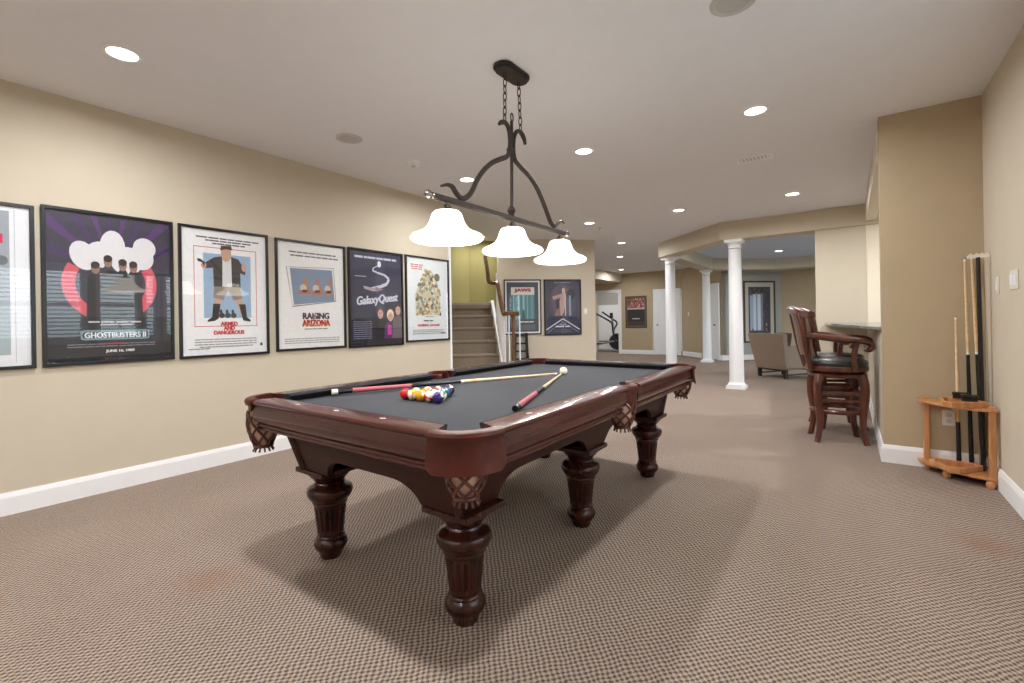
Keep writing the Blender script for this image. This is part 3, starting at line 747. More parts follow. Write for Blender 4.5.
def make_cue(name, label, segs, length, group=None):
    """a cue along local +x from butt (0) to tip; segs: (name, start, end, material, label)"""
    t = thing(name, label, 'cue', (0, 0, 0), 0, group)
    rad_at = lambda s: 0.0145 + (0.0062 - 0.0145) * (s / length)
    for (nm, a, b_, m, lb) in segs:
        b = MB(); n = 6
        b.tube([(a + (b_ - a) * i / n, 0, 0) for i in range(n + 1)], [rad_at(a + (b_ - a) * i / n) for i in range(n + 1)], 14)
        b.build(nm, m, t, smooth=True, label=lb)
    return t
def aim(o, p, q):
    d = Vector(q) - Vector(p)
    o.location = p; o.rotation_mode = 'XYZ'
    o.rotation_euler = d.to_track_quat('X', 'Z').to_euler()
def cue_segs(L, wrap, bmat=M_blackpl, w0=0.07, w1=0.29, j=0.5):
    return [('bumper', 0, 0.030, M_cuetip if w0 > 0.05 else M_blackpl, 'white butt cap' if w0 > 0.05 else None), ('butt', 0.030, w0 * L, bmat, None), ('wrap', w0 * L, w1 * L, wrap, None), ('forearm', w1 * L, j * L, bmat, None),
            ('joint', j * L, (j + .015) * L, M_cuetip, 'white joint collar'), ('shaft', (j + .015) * L, L - 0.02, M_maple, None), ('ferrule', L - 0.02, L - 0.004, M_cuetip, None), ('tip', L - 0.004, L, M_blackpl, None)]
L1 = 1.555
c1 = make_cue('pool_cue', 'long cue with pink wrap and white butt cap lying behind the racked balls', cue_segs(L1, M_pink), L1, 'cues lying on the table')
aim(c1, (2.036, 1.482, ZC + .0245), (2.602, 2.936, ZC + 0.0085))
L2 = 1.37
c2 = make_cue('pool_cue', 'foreshortened pink wrapped cue lying by the right-hand rail, tip at the cue ball', cue_segs(L2, M_pink, M_blackpl, 0.045, 0.33, 0.49), L2, 'cues lying on the table')
aim(c2, (3.147, 1.637, ZC + .015), (2.640, 2.918, ZC + 0.0085))

# ------------------------------------------------------------------ pendant lamp over the table
LX, LY = 2.61, 2.39
pl = thing('billiard_pendant', 'wrought iron billiard pendant with three white glass shades above the pool table', 'pendant lamp', (LX, LY, H))
zz = lambda z: z - H
b = MB(); cap_o = [(x, y) for x, y in arc(0, 0.105, 0.067, 0, 180, 14)] + [(x, y) for x, y in arc(0, -0.062, 0.067, 180, 360, 14)]
b.prism(cap_o, -0.022, 0.0); b.prism([(x * 0.86, 0.0215 + (y - 0.0215) * 0.93) for x, y in cap_o], -0.036, -0.022)
b.build('canopy', M_bronze, pl, bevel=0.006)
def chain(y0, y1, z0, z1):
    b = MB(); n = 7
    for k in range(n):
        t = (k + 0.5) / n; cy = y0 + (y1 - y0) * t; cz = z0 + (z1 - z0) * t; hl = (z0 - z1) / n * 0.64; wd = 0.0115
        pts = []
        for i in range(16):
            a = 2 * PI * i / 16; u = wd * math.cos(a); v = hl * math.sin(a)
            pts.append((u, cy, cz + v) if k % 2 else (0, cy + u, cz + v))
        b.tube(pts, 0.0034, 6, closed=True)
    return b.build('chain', M_bronze, pl, smooth=True)
chain(-0.05, -0.062, zz(2.716), zz(2.402)); chain(0.095, 0.112, zz(2.716), zz(2.393))
b = MB(); b.tube([(0, 0.012, zz(2.43)), (0, 0.0, zz(2.0)), (0, -0.006, zz(1.815))], 0.0105, 12)
b.lathe([(0.002, 0.05), (0.012, 0.045), (0.016, 0.036), (0.024, 0.022), (0.026, 0.008), (0.018, -0.006), (0.014, -0.03)], c=(0, -0.005, zz(1.85)), segs=16)
b.build('stem', M_bronze, pl, smooth=True)
b = MB(); b.tube([(0, 0.016 + 0.013 * math.cos(2 * PI * i / 16) * 1.0, zz(2.455) + 0.026 * math.sin(2 * PI * i / 16)) for i in range(16)], 0.0045, 8, closed=True); b.build('hook_ring', M_bronze, pl, smooth=True)
La = [(-0.121, 2.366), (-0.101, 2.385), (-0.059, 2.398), (-0.027, 2.380), (-0.010, 2.328), (-0.012, 2.258), (-0.040, 2.196), (-0.117, 2.155), (-0.196, 2.112), (-0.273, 2.050), (-0.338, 1.976), (-0.383, 1.904), (-0.430, 1.858), (-0.477, 1.845), (-0.516, 1.866), (-0.547, 1.892), (-0.585, 1.893), (-0.632, 1.876)]
def scroll(pts):
    P = smooth_pts([(0, y, zz(z)) for y, z in pts], 4); n = len(P)
    rs = [0.0155 * (0.6 + 0.4 * min(1, i / 5)) * (0.35 + 0.65 * min(1, (n - 1 - i) / 9)) for i in range(n)]
    MB().tube(P, rs, 10, flat=0.85).build('arm', M_bronze, pl, smooth=True)
scroll(La)
scroll([(0.160, 2.326), (0.150, 2.360), (0.115, 2.390), (0.070, 2.385), (0.036, 2.339), (0.024, 2.266), (0.040, 2.196), (0.108, 2.162), (0.201, 2.130), (0.285, 2.080), (0.359, 2.005), (0.422, 1.925), (0.468, 1.868), (0.520, 1.847), (0.570, 1.878), (0.62, 1.900), (0.665, 1.890)])
MB().tube([(0, y, zz(2.24 + 0.002 * i)) for i, y in enumerate((-0.02, -0.01, 0.0, 0.012, 0.022))], 0.02, 12).build('collar', M_bronze, pl, smooth=True)
MB().box((0, -0.01, zz(1.815)), (0.026, 1.36, 0.03)).build('crossbar', M_bronze, pl, bevel=0.005)
for sgn in (-1, 1):
    Mf = Matrix.Translation((0, -0.01 + sgn * 0.675, zz(1.815))) @ Matrix.Rotation(rad(-90 * sgn), 4, 'X')
    MB().lathe([(0.012, 0), (0.018, 0.006), (0.012, 0.014), (0.020, 0.026), (0.024, 0.038), (0.018, 0.052), (0.008, 0.066), (0.001, 0.070)], segs=16, M=Mf).build('finial', M_nickel, pl, smooth=True)
SHP = [(0.052, 1.772), (0.066, 1.768), (0.076, 1.758), (0.083, 1.740), (0.090, 1.718), (0.101, 1.696), (0.118, 1.676), (0.142, 1.660), (0.168, 1.650), (0.184, 1.642), (0.192, 1.632), (0.190, 1.622), (0.182, 1.617)]
SHP = [(r, z - 0.018) for r, z in SHP]
SHI = [(r - 0.004, z - 0.003) for r, z in SHP[::-1]]
for k, y in enumerate((-0.59, 0.0, 0.595)):
    c = MB(); c.lathe([(0.010, 1.81), (0.010, 1.79), (0.019, 1.784), (0.024, 1.774), (0.034, 1.762), (0.052, 1.755), (0.054, 1.748)], c=(0, y, -H), segs=24)
    c.build('socket_cup', M_nickel, pl, smooth=True)
    s = MB(); s.lathe(SHP + SHI, c=(0, y, -H), segs=48); sh = s.build('glass_shade', M_shade, pl, smooth=True, angle=60)
    l = bpy.data.lights.new('pendant_bulb', 'POINT'); l.energy = 7; l.shadow_soft_size = 0.035; l.color = (1, 0.985, 0.965)
    lo = bpy.data.objects.new('pendant_bulb', l); COL.objects.link(lo); lo.location = (LX, LY + y, 1.65)

# ------------------------------------------------------------------ posters
FONT_CACHE = {}
def text_mesh(s, bold=0.012, shear=0.0):
    key = (s, bold, shear)
    if key in FONT_CACHE: return FONT_CACHE[key]
    cu = bpy.data.curves.new('lettering', 'FONT'); cu.body = s; cu.size = 1.0; cu.offset = bold; cu.shear = shear; cu.resolution_u = 3
    ob = bpy.data.objects.new('lettering', cu); COL.objects.link(ob)
    bpy.context.view_layer.update()
    dg = bpy.context.evaluated_depsgraph_get()
    me = bpy.data.meshes.new_from_object(ob.evaluated_get(dg))
    V = [tuple(v.co) for v in me.vertices]; Fc = [tuple(p.vertices) for p in me.polygons]
    bpy.data.objects.remove(ob); bpy.data.curves.remove(cu); bpy.data.meshes.remove(me)
    xs = [v[0] for v in V]; ys = [v[1] for v in V]
    FONT_CACHE[key] = (V, Fc, (min(xs), max(xs), min(ys), max(ys)))
    return FONT_CACHE[key]
class Print:
    """a flat printed sheet: coloured inks laid on paper, coordinates in fractions of its width and height"""
    def __init__(self, W, Hh):
        self.W, self.H = W, Hh; self.mb = MB(); self.mats = []; self.layer = 0
    def ink(self, c):
        nm = 'ink_%d_%d_%d' % c
        m = mat(nm, c, 0.55, noise=0.03, scale=30)
        if m not in self.mats: self.mats.append(m)
        self.mb.mi = self.mats.index(m)
    def poly(self, pts, c):
        self.ink(c); self.layer += 1; y = -0.00003 * self.layer
        self.mb.face([self.mb.bm.verts.new(((p[0] - 0.5) * self.W, y, p[1] * self.H)) for p in pts])
    def rect(self, x0, y0, x1, y1, c): self.poly([(x0, y0), (x1, y0), (x1, y1), (x0, y1)], c)
    def ell(self, cx, cy, rx, ry, c, rot=0, n=18):
        k = self.W / self.H; pts = []
        for i in range(n):
            a = 2 * PI * i / n; u = rx * math.cos(a); v = ry * math.sin(a) / k
            pts.append((cx + u * math.cos(rot) - v * math.sin(rot), cy + (u * math.sin(rot) + v * math.cos(rot)) * k))
        self.poly(pts, c)
    def line(self, p, q, w, c):
        k = self.W / self.H
        d = Vector((q[0] - p[0], (q[1] - p[1]) / k)); n = Vector((-d.y, d.x)).normalized() * w / 2
        self.poly([(p[0] - n.x, p[1] - n.y * k), (q[0] - n.x, q[1] - n.y * k), (q[0] + n.x, q[1] + n.y * k), (p[0] + n.x, p[1] + n.y * k)], c)
    def path(self, pts, w, c):
        for a, b in zip(pts[:-1], pts[1:]): self.line(a, b, w, c)
    def text(self, s, cx, y, width, h, c, bold=0.0, shear=0.0, rot=0.0):
        """fit the words to a width and height (fractions), baseline at y, centred on cx"""
        V, Fc, (x0, x1, y0, y1) = text_mesh(s, 0.006, shear)
        if bold > 0:
            d_ = bold * h * 1.6; kx = self.H / self.W
            for ux, uy in ((-1, -.6), (1, -.6), (-1, .6), (1, .6), (0, 1), (0, -1), (1.3, 0), (-1.3, 0)): self.text(s, cx + ux * d_ * kx, y + uy * d_ * .6, width, h, c, 0.0, shear, rot)
        self.ink(c); self.layer += 1; d = -0.00003 * self.layer
        sx = width * self.W / (x1 - x0); sy = h * self.H / (y1 - y0); ca, sa = math.cos(rot), math.sin(rot)
        vs = []
        for v in V:
            u = (v[0] - (x0 + x1) / 2) * sx; w = (v[1] - y0) * sy
            vs.append(self.mb.bm.verts.new(((cx - 0.5) * self.W + u * ca - w * sa, d, y * self.H + u * sa + w * ca)))
        for f in Fc: self.mb.face([vs[i] for i in f])
    def bars(self, cx, y, width, h, c, n=5, seed=0):
        """a line of small print too fine to read"""
        rng = random.Random(seed * 31 + int(y * 1000)); x = cx - width / 2
        ws = [rng.uniform(0.6, 1.6) for _ in range(n)]; tot = sum(ws) * 1.12
        for w in ws:
            ww = width * w / tot; self.rect(x, y, x + ww, y + h, c); x += ww * 1.12

def framed(name, label, loc, rz, W, Hh, fw=0.022, fm=M_black, draw=None, margin=0.0, group=None, cat='poster', depth=0.022):
    """frame, print and glass pane; local x to the viewer's right, -y out of the wall, z up from the bottom edge"""
    t = thing(name, label, cat, loc, rz, group)
    Mx = Matrix(((1, 0, 0, 0), (0, 0, -1, 0), (0, 1, 0, 0), (0, 0, 0, 1)))
    w = W / 2
    MB().ring([(-w, 0), (w, 0), (w, Hh), (-w, Hh)], [(-w + fw, fw), (w - fw, fw), (w - fw, Hh - fw), (-w + fw, Hh - fw)], 0.0, depth, M=Mx).build('frame', fm, t, bevel=0.002)
    pw, ph = W - 2 * fw, Hh - 2 * fw
    P = Print(pw, ph)
    draw(P)
    P.mb.mi = 0
    P.mb.box((0, 0.0035, ph / 2), (pw, 0.006, ph))
    o = P.mb.build('print', P.mats, t, loc=(0, -0.008, fw))
    MB().box((0, -0.0165, Hh / 2), (pw, 0.002, ph)).build('glass', M_glass, t)
    return t

WHITE = (247, 247, 249)
def draw0(P):
    P.rect(0, 0, 1, 1, (242, 245, 250)); P.rect(0.08, 0.07, 0.87, 0.97, (164, 172, 184)); P.rect(0.08, 0.07, 0.87, 0.42, (172, 186, 192))
    P.ell(0.45, 0.62, 0.22, 0.16, (120, 122, 128)); P.ell(0.62, 0.55, 0.14, 0.10, (96, 100, 98)); P.ell(0.82, 0.66, 0.04, 0.03, (110, 116, 120)); P.rect(0.40, 0.765, 0.828, 0.825, (222, 30, 78))
    P.rect(0.50, 0.777, 0.53, 0.813, WHITE); P.rect(0.79, 0.777, 0.806, 0.813, WHITE)
    P.rect(0.9, 0.02, 0.905, 0.98, (196, 202, 212)); P.bars(0.35, 0.035, 0.5, 0.008, (120, 120, 128), 6)
def draw1(P):
    P.rect(0, 0, 1, 1, (56, 54, 70))
    for i in range(9):
        a = rad(18 + i * 18); a2 = a + rad(7)
        k1 = min(0.495 / max(abs(math.cos(a)), 1e-3), 0.375 / math.sin(a)); k2 = min(0.495 / max(abs(math.cos(a2)), 1e-3), 0.375 / math.sin(a2))
        P.poly([(0.5, 0.62), (0.5 + k1 * math.cos(a), 0.62 + k1 * math.sin(a)), (0.5 + k2 * math.cos(a2), 0.62 + k2 * math.sin(a2))], (86, 54, 110) if i % 2 else (66, 46, 92))
    # plain pink arcs behind a pale shape and four dark standing forms
    for a0, a1 in ((150, 245), (-65, 30)):
        pts = arc(0.49, 0.53, 0.385, a0, a1, 12) + arc(0.49, 0.53, 0.285, a1, a0, 12)
        P.poly([(x, 0.53 + (y - 0.53) * 0.69) for x, y in pts], (214, 84, 100))
    for (x, y, rx, ry, r) in ((0.27, 0.715, 0.10, 0.10, 0.3), (0.40, 0.73, 0.12, 0.09, 0), (0.50, 0.785, 0.105, 0.12, 0), (0.62, 0.70, 0.14, 0.10, -.2), (0.74, 0.73, 0.11, 0.09, 0.2), (0.77, 0.80, 0.10, 0.075, 0.2)):
        P.ell(x, y, rx, ry, (226, 224, 228), r)
    for (x, h, w) in ((0.36, 0.62, 0.075), (0.46, 0.67, 0.075), (0.58, 0.65, 0.07), (0.67, 0.64, 0.08)):
        P.poly([(x - w, 0.30), (x + w, 0.30), (x + w * .8, h - 0.06), (x + w * .3, h - .01), (x - w * .3, h - .01), (x - w * .8, h - 0.06)], (44, 42, 46))
        P.ell(x, h + 0.015, 0.035, 0.04, (150, 116, 100)); P.ell(x, h + 0.036, 0.036, 0.025, (40, 34, 34))
    P.rect(0, 0, 1, 0.30, (24, 23, 32))
    P.bars(0.52, 0.262, 0.44, 0.010, (200, 196, 200), 4); P.bars(0.53, 0.243, 0.28, 0.009, (190, 186, 192), 2)
    P.poly([(0.24, 0.150)] + [(0.24, 0.205), (0.27, 0.212), (0.77, 0.212), (0.80, 0.205), (0.80, 0.150), (0.77, 0.143), (0.27, 0.143)], (116, 150, 164))
    P.text('GHOSTBUSTERS II', 0.52, 0.156, 0.52, 0.042, (26, 24, 30), 0.06); P.text('GHOSTBUSTERS II', 0.52, 0.157, 0.50, 0.039, (228, 232, 234), 0.02)
    for k in range(2): P.bars(0.5, 0.112 - k * .016, 0.72, 0.007, (128, 126, 134), 10, k)
    P.bars(0.5, 0.113, 0.16, 0.009, (190, 60, 66), 2)
    P.text('JUNE 16, 1989', 0.55, 0.052, 0.235, 0.022, (232, 230, 232), 0.03)
def draw2(P):
    P.rect(0, 0, 1, 1, WHITE)
    for k, w in enumerate((0.76, 0.56, 0.40)): P.bars(0.54, 0.935 - k * 0.022, w, 0.011, (88, 86, 90), 7 - k, k)
    P.rect(0.235, 0.295, 0.80, 0.815, (158, 186, 214))
    for (x0, y0, x1, y1) in ((0.13, 0.225, 0.875, 0.230), (0.13, 0.86, 0.875, 0.865), (0.13, 0.225, 0.137, 0.865), (0.868, 0.225, 0.875, 0.865)): P.rect(x0, y0, x1, y1, (206, 62, 62))
    JK, SK, SH, BT = (64, 58, 58), (206, 164, 142), (150, 134, 124), (42, 36, 36)
    P.poly([(0.36, 0.47), (0.43, 0.47), (0.42, 0.33), (0.345, 0.33)], SK); P.poly([(0.60, 0.47), (0.67, 0.47), (0.73, 0.34), (0.655, 0.33)], SK)
    P.poly([(0.34, 0.41), (0.425, 0.41), (0.40, 0.29), (0.36, 0.272), (0.27, 0.262), (0.28, 0.28), (0.325, 0.30)], BT)
    P.poly([(0.645, 0.41), (0.73, 0.41), (0.745, 0.30), (0.79, 0.28), (0.79, 0.262), (0.70, 0.272), (0.69, 0.29)], BT)
    P.poly([(0.36, 0.56), (0.66, 0.56), (0.69, 0.46), (0.58, 0.44), (0.52, 0.53), (0.46, 0.44), (0.34, 0.46)], SH)
    P.poly([(0.37, 0.55), (0.65, 0.55), (0.64, 0.78), (0.40, 0.78)], (222, 222, 224))
    P.poly([(0.35, 0.55), (0.45, 0.55), (0.455, 0.80), (0.36, 0.785), (0.24, 0.73), (0.23, 0.69), (0.345, 0.70)], JK)
    P.poly([(0.565, 0.55), (0.67, 0.55), (0.67, 0.67), (0.73, 0.655), (0.735, 0.70), (0.645, 0.785), (0.56, 0.80)], JK)
    P.ell(0.24, 0.715, 0.03, 0.025, SK); P.ell(0.715, 0.72, 0.03, 0.035, SK); P.poly([(0.165, 0.765), (0.175, 0.745), (0.225, 0.735), (0.245, 0.70), (0.255, 0.74), (0.20, 0.765)], BT)
    P.ell(0.50, 0.825, 0.062, 0.07, SK); P.poly([(0.43, 0.845), (0.44, 0.885), (0.56, 0.89), (0.575, 0.855), (0.5, 0.86)], (84, 60, 52))
    for x in (0.44, 0.51, 0.58): P.ell(x, 0.315, 0.035, 0.022, (52, 58, 66)); P.ell(x - .01, 0.345, 0.016, 0.02, (52, 58, 66))
    for s, y, w in (('ARMED', 0.232, 0.20), ('AND', 0.196, 0.13), ('DANGEROUS', 0.160, 0.36)): P.text(s, 0.525, y, w, 0.031, (204, 40, 46), 0.045)
    for k in range(4): P.bars(0.5, 0.118 - k * .02, 0.74 - 0.1 * (k == 3), 0.008, (150, 150, 154), 12, k)
    P.rect(0.91, 0.055, 0.94, 0.08, (40, 40, 44)); P.bars(0.18, 0.045, 0.24, 0.008, (150, 150, 154), 4)
def draw3(P):
    P.rect(0, 0, 1, 1, (244, 243, 242))
    P.bars(0.52, 0.905, 0.72, 0.013, (96, 94, 92), 8); P.bars(0.55, 0.872, 0.74, 0.013, (96, 94, 92), 8, 1)
    P.poly([(0.20, 0.39), (0.87, 0.45), (0.84, 0.79), (0.115, 0.765)], (120, 118, 116)); P.poly([(0.20, 0.40), (0.86, 0.455), (0.835, 0.785), (0.125, 0.762)], (236, 234, 230))
    P.poly([(0.22, 0.41), (0.845, 0.455), (0.81, 0.765), (0.17, 0.755)], (132, 148, 172))
    for (x, w) in ((0.38, 0.085), (0.57, 0.085), (0.75, 0.05)):
        P.poly([(x - w, 0.51), (x + w, 0.515), (x + w * .7, 0.60), (x - w * .5, 0.60)], (196, 116, 76)); P.ell(x + .01, 0.635, 0.032, 0.035, (184, 128, 98)); P.ell(x - .02, 0.575, 0.05, 0.035, (206, 196, 186)); P.ell(x, 0.545, 0.045, 0.014, (74, 50, 46))
    P.text('RAISING', 0.55, 0.275, 0.40, 0.06, (62, 34, 62), 0.035); P.rect(0.495, 0.27, 0.53, 0.34, (244, 243, 242)); P.ell(0.51, 0.30, 0.016, 0.035, (150, 84, 60))
    P.text('ARIZONA', 0.55, 0.205, 0.42, 0.062, (188, 46, 36), 0.04); P.text('ARIZONA', 0.55, 0.208, 0.40, 0.028, (224, 154, 60), 0.0)
    P.bars(0.55, 0.175, 0.36, 0.009, (110, 108, 108), 5)
    for k in range(3): P.bars(0.5, 0.085 - k * .02, 0.84, 0.008, (168, 166, 164), 13, k)
def draw4(P):
    P.rect(0, 0, 1, 1, (48, 50, 76)); P.rect(0.0, 0.0, 1, 0.30, (38, 38, 58)); P.rect(0.48, 0.35, 0.66, 0.97, (62, 66, 92))
    P.bars(0.5, 0.925, 0.82, 0.022, (206, 206, 220), 6); P.bars(0.2, 0.725, 0.22, 0.010, (170, 172, 190), 3)
    sw = [(0.52, 0.855), (0.44, 0.83), (0.42, 0.80), (0.52, 0.78), (0.66, 0.76), (0.74, 0.72), (0.70, 0.665), (0.55, 0.625), (0.40, 0.60)]
    for i, (a, b) in enumerate(zip(sw[:-1], sw[1:])): P.line(a, b, 0.015 + i * 0.006, (206, 206, 220))
    P.ell(0.55, 0.875, 0.035, 0.035, (232, 232, 240)); P.poly([(0.24, 0.63), (0.50, 0.605), (0.56, 0.585), (0.42, 0.575), (0.26, 0.60)], (176, 160, 168)); P.poly([(0.46, 0.63), (0.62, 0.60), (0.48, 0.57)], (150, 130, 140))
    P.text('GalaxyQuest', 0.53, 0.425, 0.80, 0.115, (206, 210, 224), 0.02, 0.25, rad(6))
    for (x, y, hc, bc) in ((0.56, 0.33, (96, 76, 70), (22, 20, 30)), (0.76, 0.30, (232, 214, 170), (84, 40, 100)), (0.92, 0.37, (70, 56, 54), (104, 94, 100))):
        P.poly([(x - .13, 0.06), (min(1, x + .14), 0.06), (min(1, x + .11), y - .08), (x, y - .05), (x - .11, y - .08)], bc)
        P.ell(x, y + .022, 0.072, 0.062, hc); P.ell(x, y, 0.052, 0.050, (206, 160, 146)); P.rect(x - .03, y + .008, x + .03, y + .013, (120, 84, 78)); P.rect(x - .018, y - .026, x + .018, y - .022, (150, 92, 88))
    P.rect(0.7, 0.10, 0.78, 0.21, (190, 70, 150))
    P.rect(0, 0, 1, 0.06, (24, 22, 38))
    for k in range(9): P.bars(0.22, 0.245 - k * .022, 0.34, 0.006, (150, 152, 176), 6, k)
def draw5(P):
    P.rect(0, 0, 1, 1, (232, 238, 240))
    for k in range(3): P.bars(0.24, 0.91 - k * .025, 0.30 - .02 * k, 0.013, (196, 70, 66), 3, k)
    hs = [(0.20, 0.30), (0.80, 0.30), (0.78, 0.62), (0.70, 0.78), (0.56, 0.87), (0.46, 0.80), (0.30, 0.70), (0.19, 0.55)]
    P.poly(hs, (206, 200, 172))
    rng = random.Random(4)
    cols = [(164, 148, 104), (118, 128, 112), (214, 198, 156), (92, 88, 78), (178, 132, 98), (150, 160, 146), (232, 224, 200), (172, 158, 118)]
    for i in range(170):
        y = rng.uniform(0.31, 0.86); half = 0.30 if y < 0.6 else 0.30 - (y - 0.6) * 0.9
        x = 0.5 + rng.uniform(-half, half); P.ell(x, y, rng.uniform(0.012, 0.035), rng.uniform(0.012, 0.03), cols[rng.randrange(8)], rng.uniform(0, 3), 8)
    P.ell(0.72, 0.78, 0.07, 0.05, (110, 112, 96)); P.rect(0.48, 0.83, 0.56, 0.86, (188, 168, 118))
    P.rect(0.42, 0.28, 0.64, 0.286, (70, 66, 62)); P.bars(0.5, 0.225, 0.24, 0.014, (70, 70, 74), 2)
    P.text('ANIMAL HOUSE', 0.50, 0.165, 0.54, 0.026, (188, 50, 54), 0.04)
    for k in range(3): P.bars(0.5, 0.115 - k * .022, 0.76, 0.008, (150, 156, 160), 11, k)
    P.rect(0.80, 0.065, 0.92, 0.085, (130, 136, 140))
POST = [('poster white', draw0, -0.085, 0.655, 0.914, 1.972, 'mostly white framed poster with a pink tag, cut off by the left edge'),
        ('ghost', draw1, 0.685, 1.426, 0.914, 1.992, 'dark framed poster with pink arcs, white cloud shapes and a June 1989 date'),
        ('armed', draw2, 1.461, 2.168, 0.910, 1.992, 'white framed poster of a man standing astride with red lettering below'),
        ('raising', draw3, 2.234, 2.976, 0.922, 1.984, 'white framed poster with a tilted photograph of three seated people'),
        ('quest', draw4, 3.010, 3.760, 0.912, 1.992, 'navy framed poster with a silver swoosh and three people at lower right'),
        ('house', draw5, 3.800, 4.548, 0.938, 1.995, 'pale framed poster with a crowded house drawing, last before the stairs')]
for nm, dr, y0, y1, z0, z1, lab in POST:
    framed('framed_poster', lab, (0.0, (y0 + y1) / 2, z0), rad(90), y1 - y0, z1 - z0, draw=dr, group='framed film posters on the left wall')
def draw6(P):
    P.rect(0, 0, 1, 1, (244, 244, 244)); P.rect(0.045, 0.03, 0.955, 0.97, (66, 78, 88)); P.rect(0.17, 0.27, 0.84, 0.86, (84, 134, 144))
    P.rect(0.17, 0.73, 0.84, 0.875, (226, 222, 218))
    for x, w, c in ((0.22, 0.04, (130, 184, 190)), (0.36, 0.05, (164, 208, 212)), (0.50, 0.05, (150, 200, 206)), (0.62, 0.03, (128, 180, 186)), (0.74, 0.05, (108, 158, 166))): P.rect(x, 0.27, x + w, 0.73, c)
    P.poly([(0.46, 0.27), (0.58, 0.27), (0.55, 0.42), (0.52, 0.47), (0.49, 0.42)], (60, 100, 112))
    P.text('JAWS', 0.505, 0.775, 0.46, 0.075, (166, 44, 38), 0.06)
    P.bars(0.62, 0.205, 0.40, 0.025, (214, 220, 222), 3)
    for k in range(4): P.bars(0.55, 0.15 - k * .025, 0.62, 0.009, (132, 142, 150), 8, k)
def draw7(P):
    P.rect(0, 0, 1, 1, (56, 60, 82)); P.ell(0.5, 0.58, 0.40, 0.36, (70, 70, 94)); P.ell(0.46, 0.62, 0.27, 0.33, (94, 80, 98)); P.bars(0.5, 0.955, 0.46, 0.012, (150, 156, 178), 4)
    P.poly([(0.20, 0.70), (0.50, 0.76), (0.52, 0.70), (0.24, 0.64)], (190, 148, 140)); P.ell(0.74, 0.74, 0.12, 0.10, (34, 36, 54)); P.rect(0.68, 0.33, 0.74, 0.72, (126, 146, 178))
    P.poly([(0.44, 0.30), (0.40, 0.60), (0.48, 0.76), (0.58, 0.76), (0.58, 0.55), (0.52, 0.40)], (186, 158, 152)); P.ell(0.53, 0.81, 0.05, 0.055, (198, 178, 166))
    P.poly([(0.26, 0.36), (0.40, 0.52), (0.42, 0.36), (0.34, 0.28)], (150, 108, 104)); P.poly([(0.565, 0.29), (0.585, 0.29), (0.585, 0.76), (0.565, 0.76)], (222, 224, 232)); P.ell(0.36, 0.56, 0.05, 0.10, (44, 46, 66))
    P.rect(0.08, 0.27, 0.92, 0.34, (44, 54, 84))
    P.path([(0.02, 0.08), (0.5, 0.285), (0.98, 0.08)], 0.03, (206, 210, 222)); P.path([(0.06, 0.03), (0.5, 0.225), (0.94, 0.03)], 0.012, (150, 156, 178))
    P.bars(0.5, 0.165, 0.18, 0.022, (160, 162, 178), 2); P.bars(0.5, 0.128, 0.42, 0.024, (222, 224, 232), 2)
    for k in range(2): P.bars(0.5, 0.07 - k * .03, 0.5, 0.008, (110, 116, 140), 6, k)
def pw_at(x): return Vector((x, x + 8.18, 0))
dpw = Vector((D2, -D2, 0)) * 0.002
for dr, x0, x1, z0, z1, lab in ((draw6, -1.025, -0.513, 0.915, 1.972, 'slate framed poster with a teal picture behind the stair handrail'), (draw7, -0.472, 0.055, 0.888, 1.972, 'dark blue framed poster with a pale chevron, beside the light switch')):
    c = pw_at((x0 + x1) / 2) + dpw
    framed('framed_poster', lab, (c.x, c.y, z0), rad(45), (x1 - x0) / D2, z1 - z0, draw=dr, group='framed film posters on the diagonal wall')
def draw8(P):
    P.rect(0, 0, 1, 1, (110, 92, 78)); P.rect(0.06, 0.05, 0.94, 0.97, (34, 30, 34)); P.rect(0.06, 0.60, 0.94, 0.95, (150, 86, 80))
    rng = random.Random(3)
    for i in range(60): P.ell(rng.uniform(0.1, 0.9), rng.uniform(0.64, 0.93), 0.04, 0.03, [(196, 128, 118), (120, 60, 60), (210, 170, 150), (90, 50, 50)][rng.randrange(4)], 0, 7)
    P.rect(0.06, 0.585, 0.94, 0.635, (206, 186, 180)); P.rect(0.30, 0.26, 0.70, 0.29, (226, 222, 220)); P.rect(0.06, 0.05, 0.94, 0.14, (58, 44, 38)); P.rect(0.06, 0.14, 0.94, 0.15, (120, 100, 86))
framed('framed_poster', 'small looking framed poster on the far hall wall, reddish above and black below', (-1.51, YF, 0.89), 0, 0.74, 1.07, 0.03, M_brownframe, draw8)
def draw9(P):
    P.rect(0, 0, 1, 1, (206, 200, 190)); P.rect(0.12, 0.075, 0.88, 0.925, (64, 58, 70))
    for x, w, c in ((0.17, 0.12, (170, 188, 212)), (0.29, 0.09, (216, 226, 240)), (0.38, 0.05, (140, 156, 180)), (0.43, 0.11, (220, 228, 240)), (0.54, 0.08, (130, 142, 164))): P.rect(x, 0.18, x + w, 0.80, c)  # pale bands: a curtained window's reflection in the glass, painted into the print
    rng = random.Random(9)
    for i in range(90):
        x = rng.uniform(0.17, 0.83); y = rng.uniform(0.12, 0.89)
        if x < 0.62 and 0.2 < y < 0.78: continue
        P.ell(x, y, rng.uniform(0.015, 0.04), rng.uniform(0.015, 0.04), [(96, 80, 84), (140, 110, 104), (66, 60, 74), (84, 92, 92), (170, 140, 130)][rng.randrange(5)], 0, 8)
c = Vector((2.29, 14.635, 0))
framed('framed_picture', 'tall framed picture with white mat and dark print behind the armchair', (c.x, c.y, 0.47), rad(45), 0.98, 1.72, 0.045, M_brownframe, draw9, cat='picture')

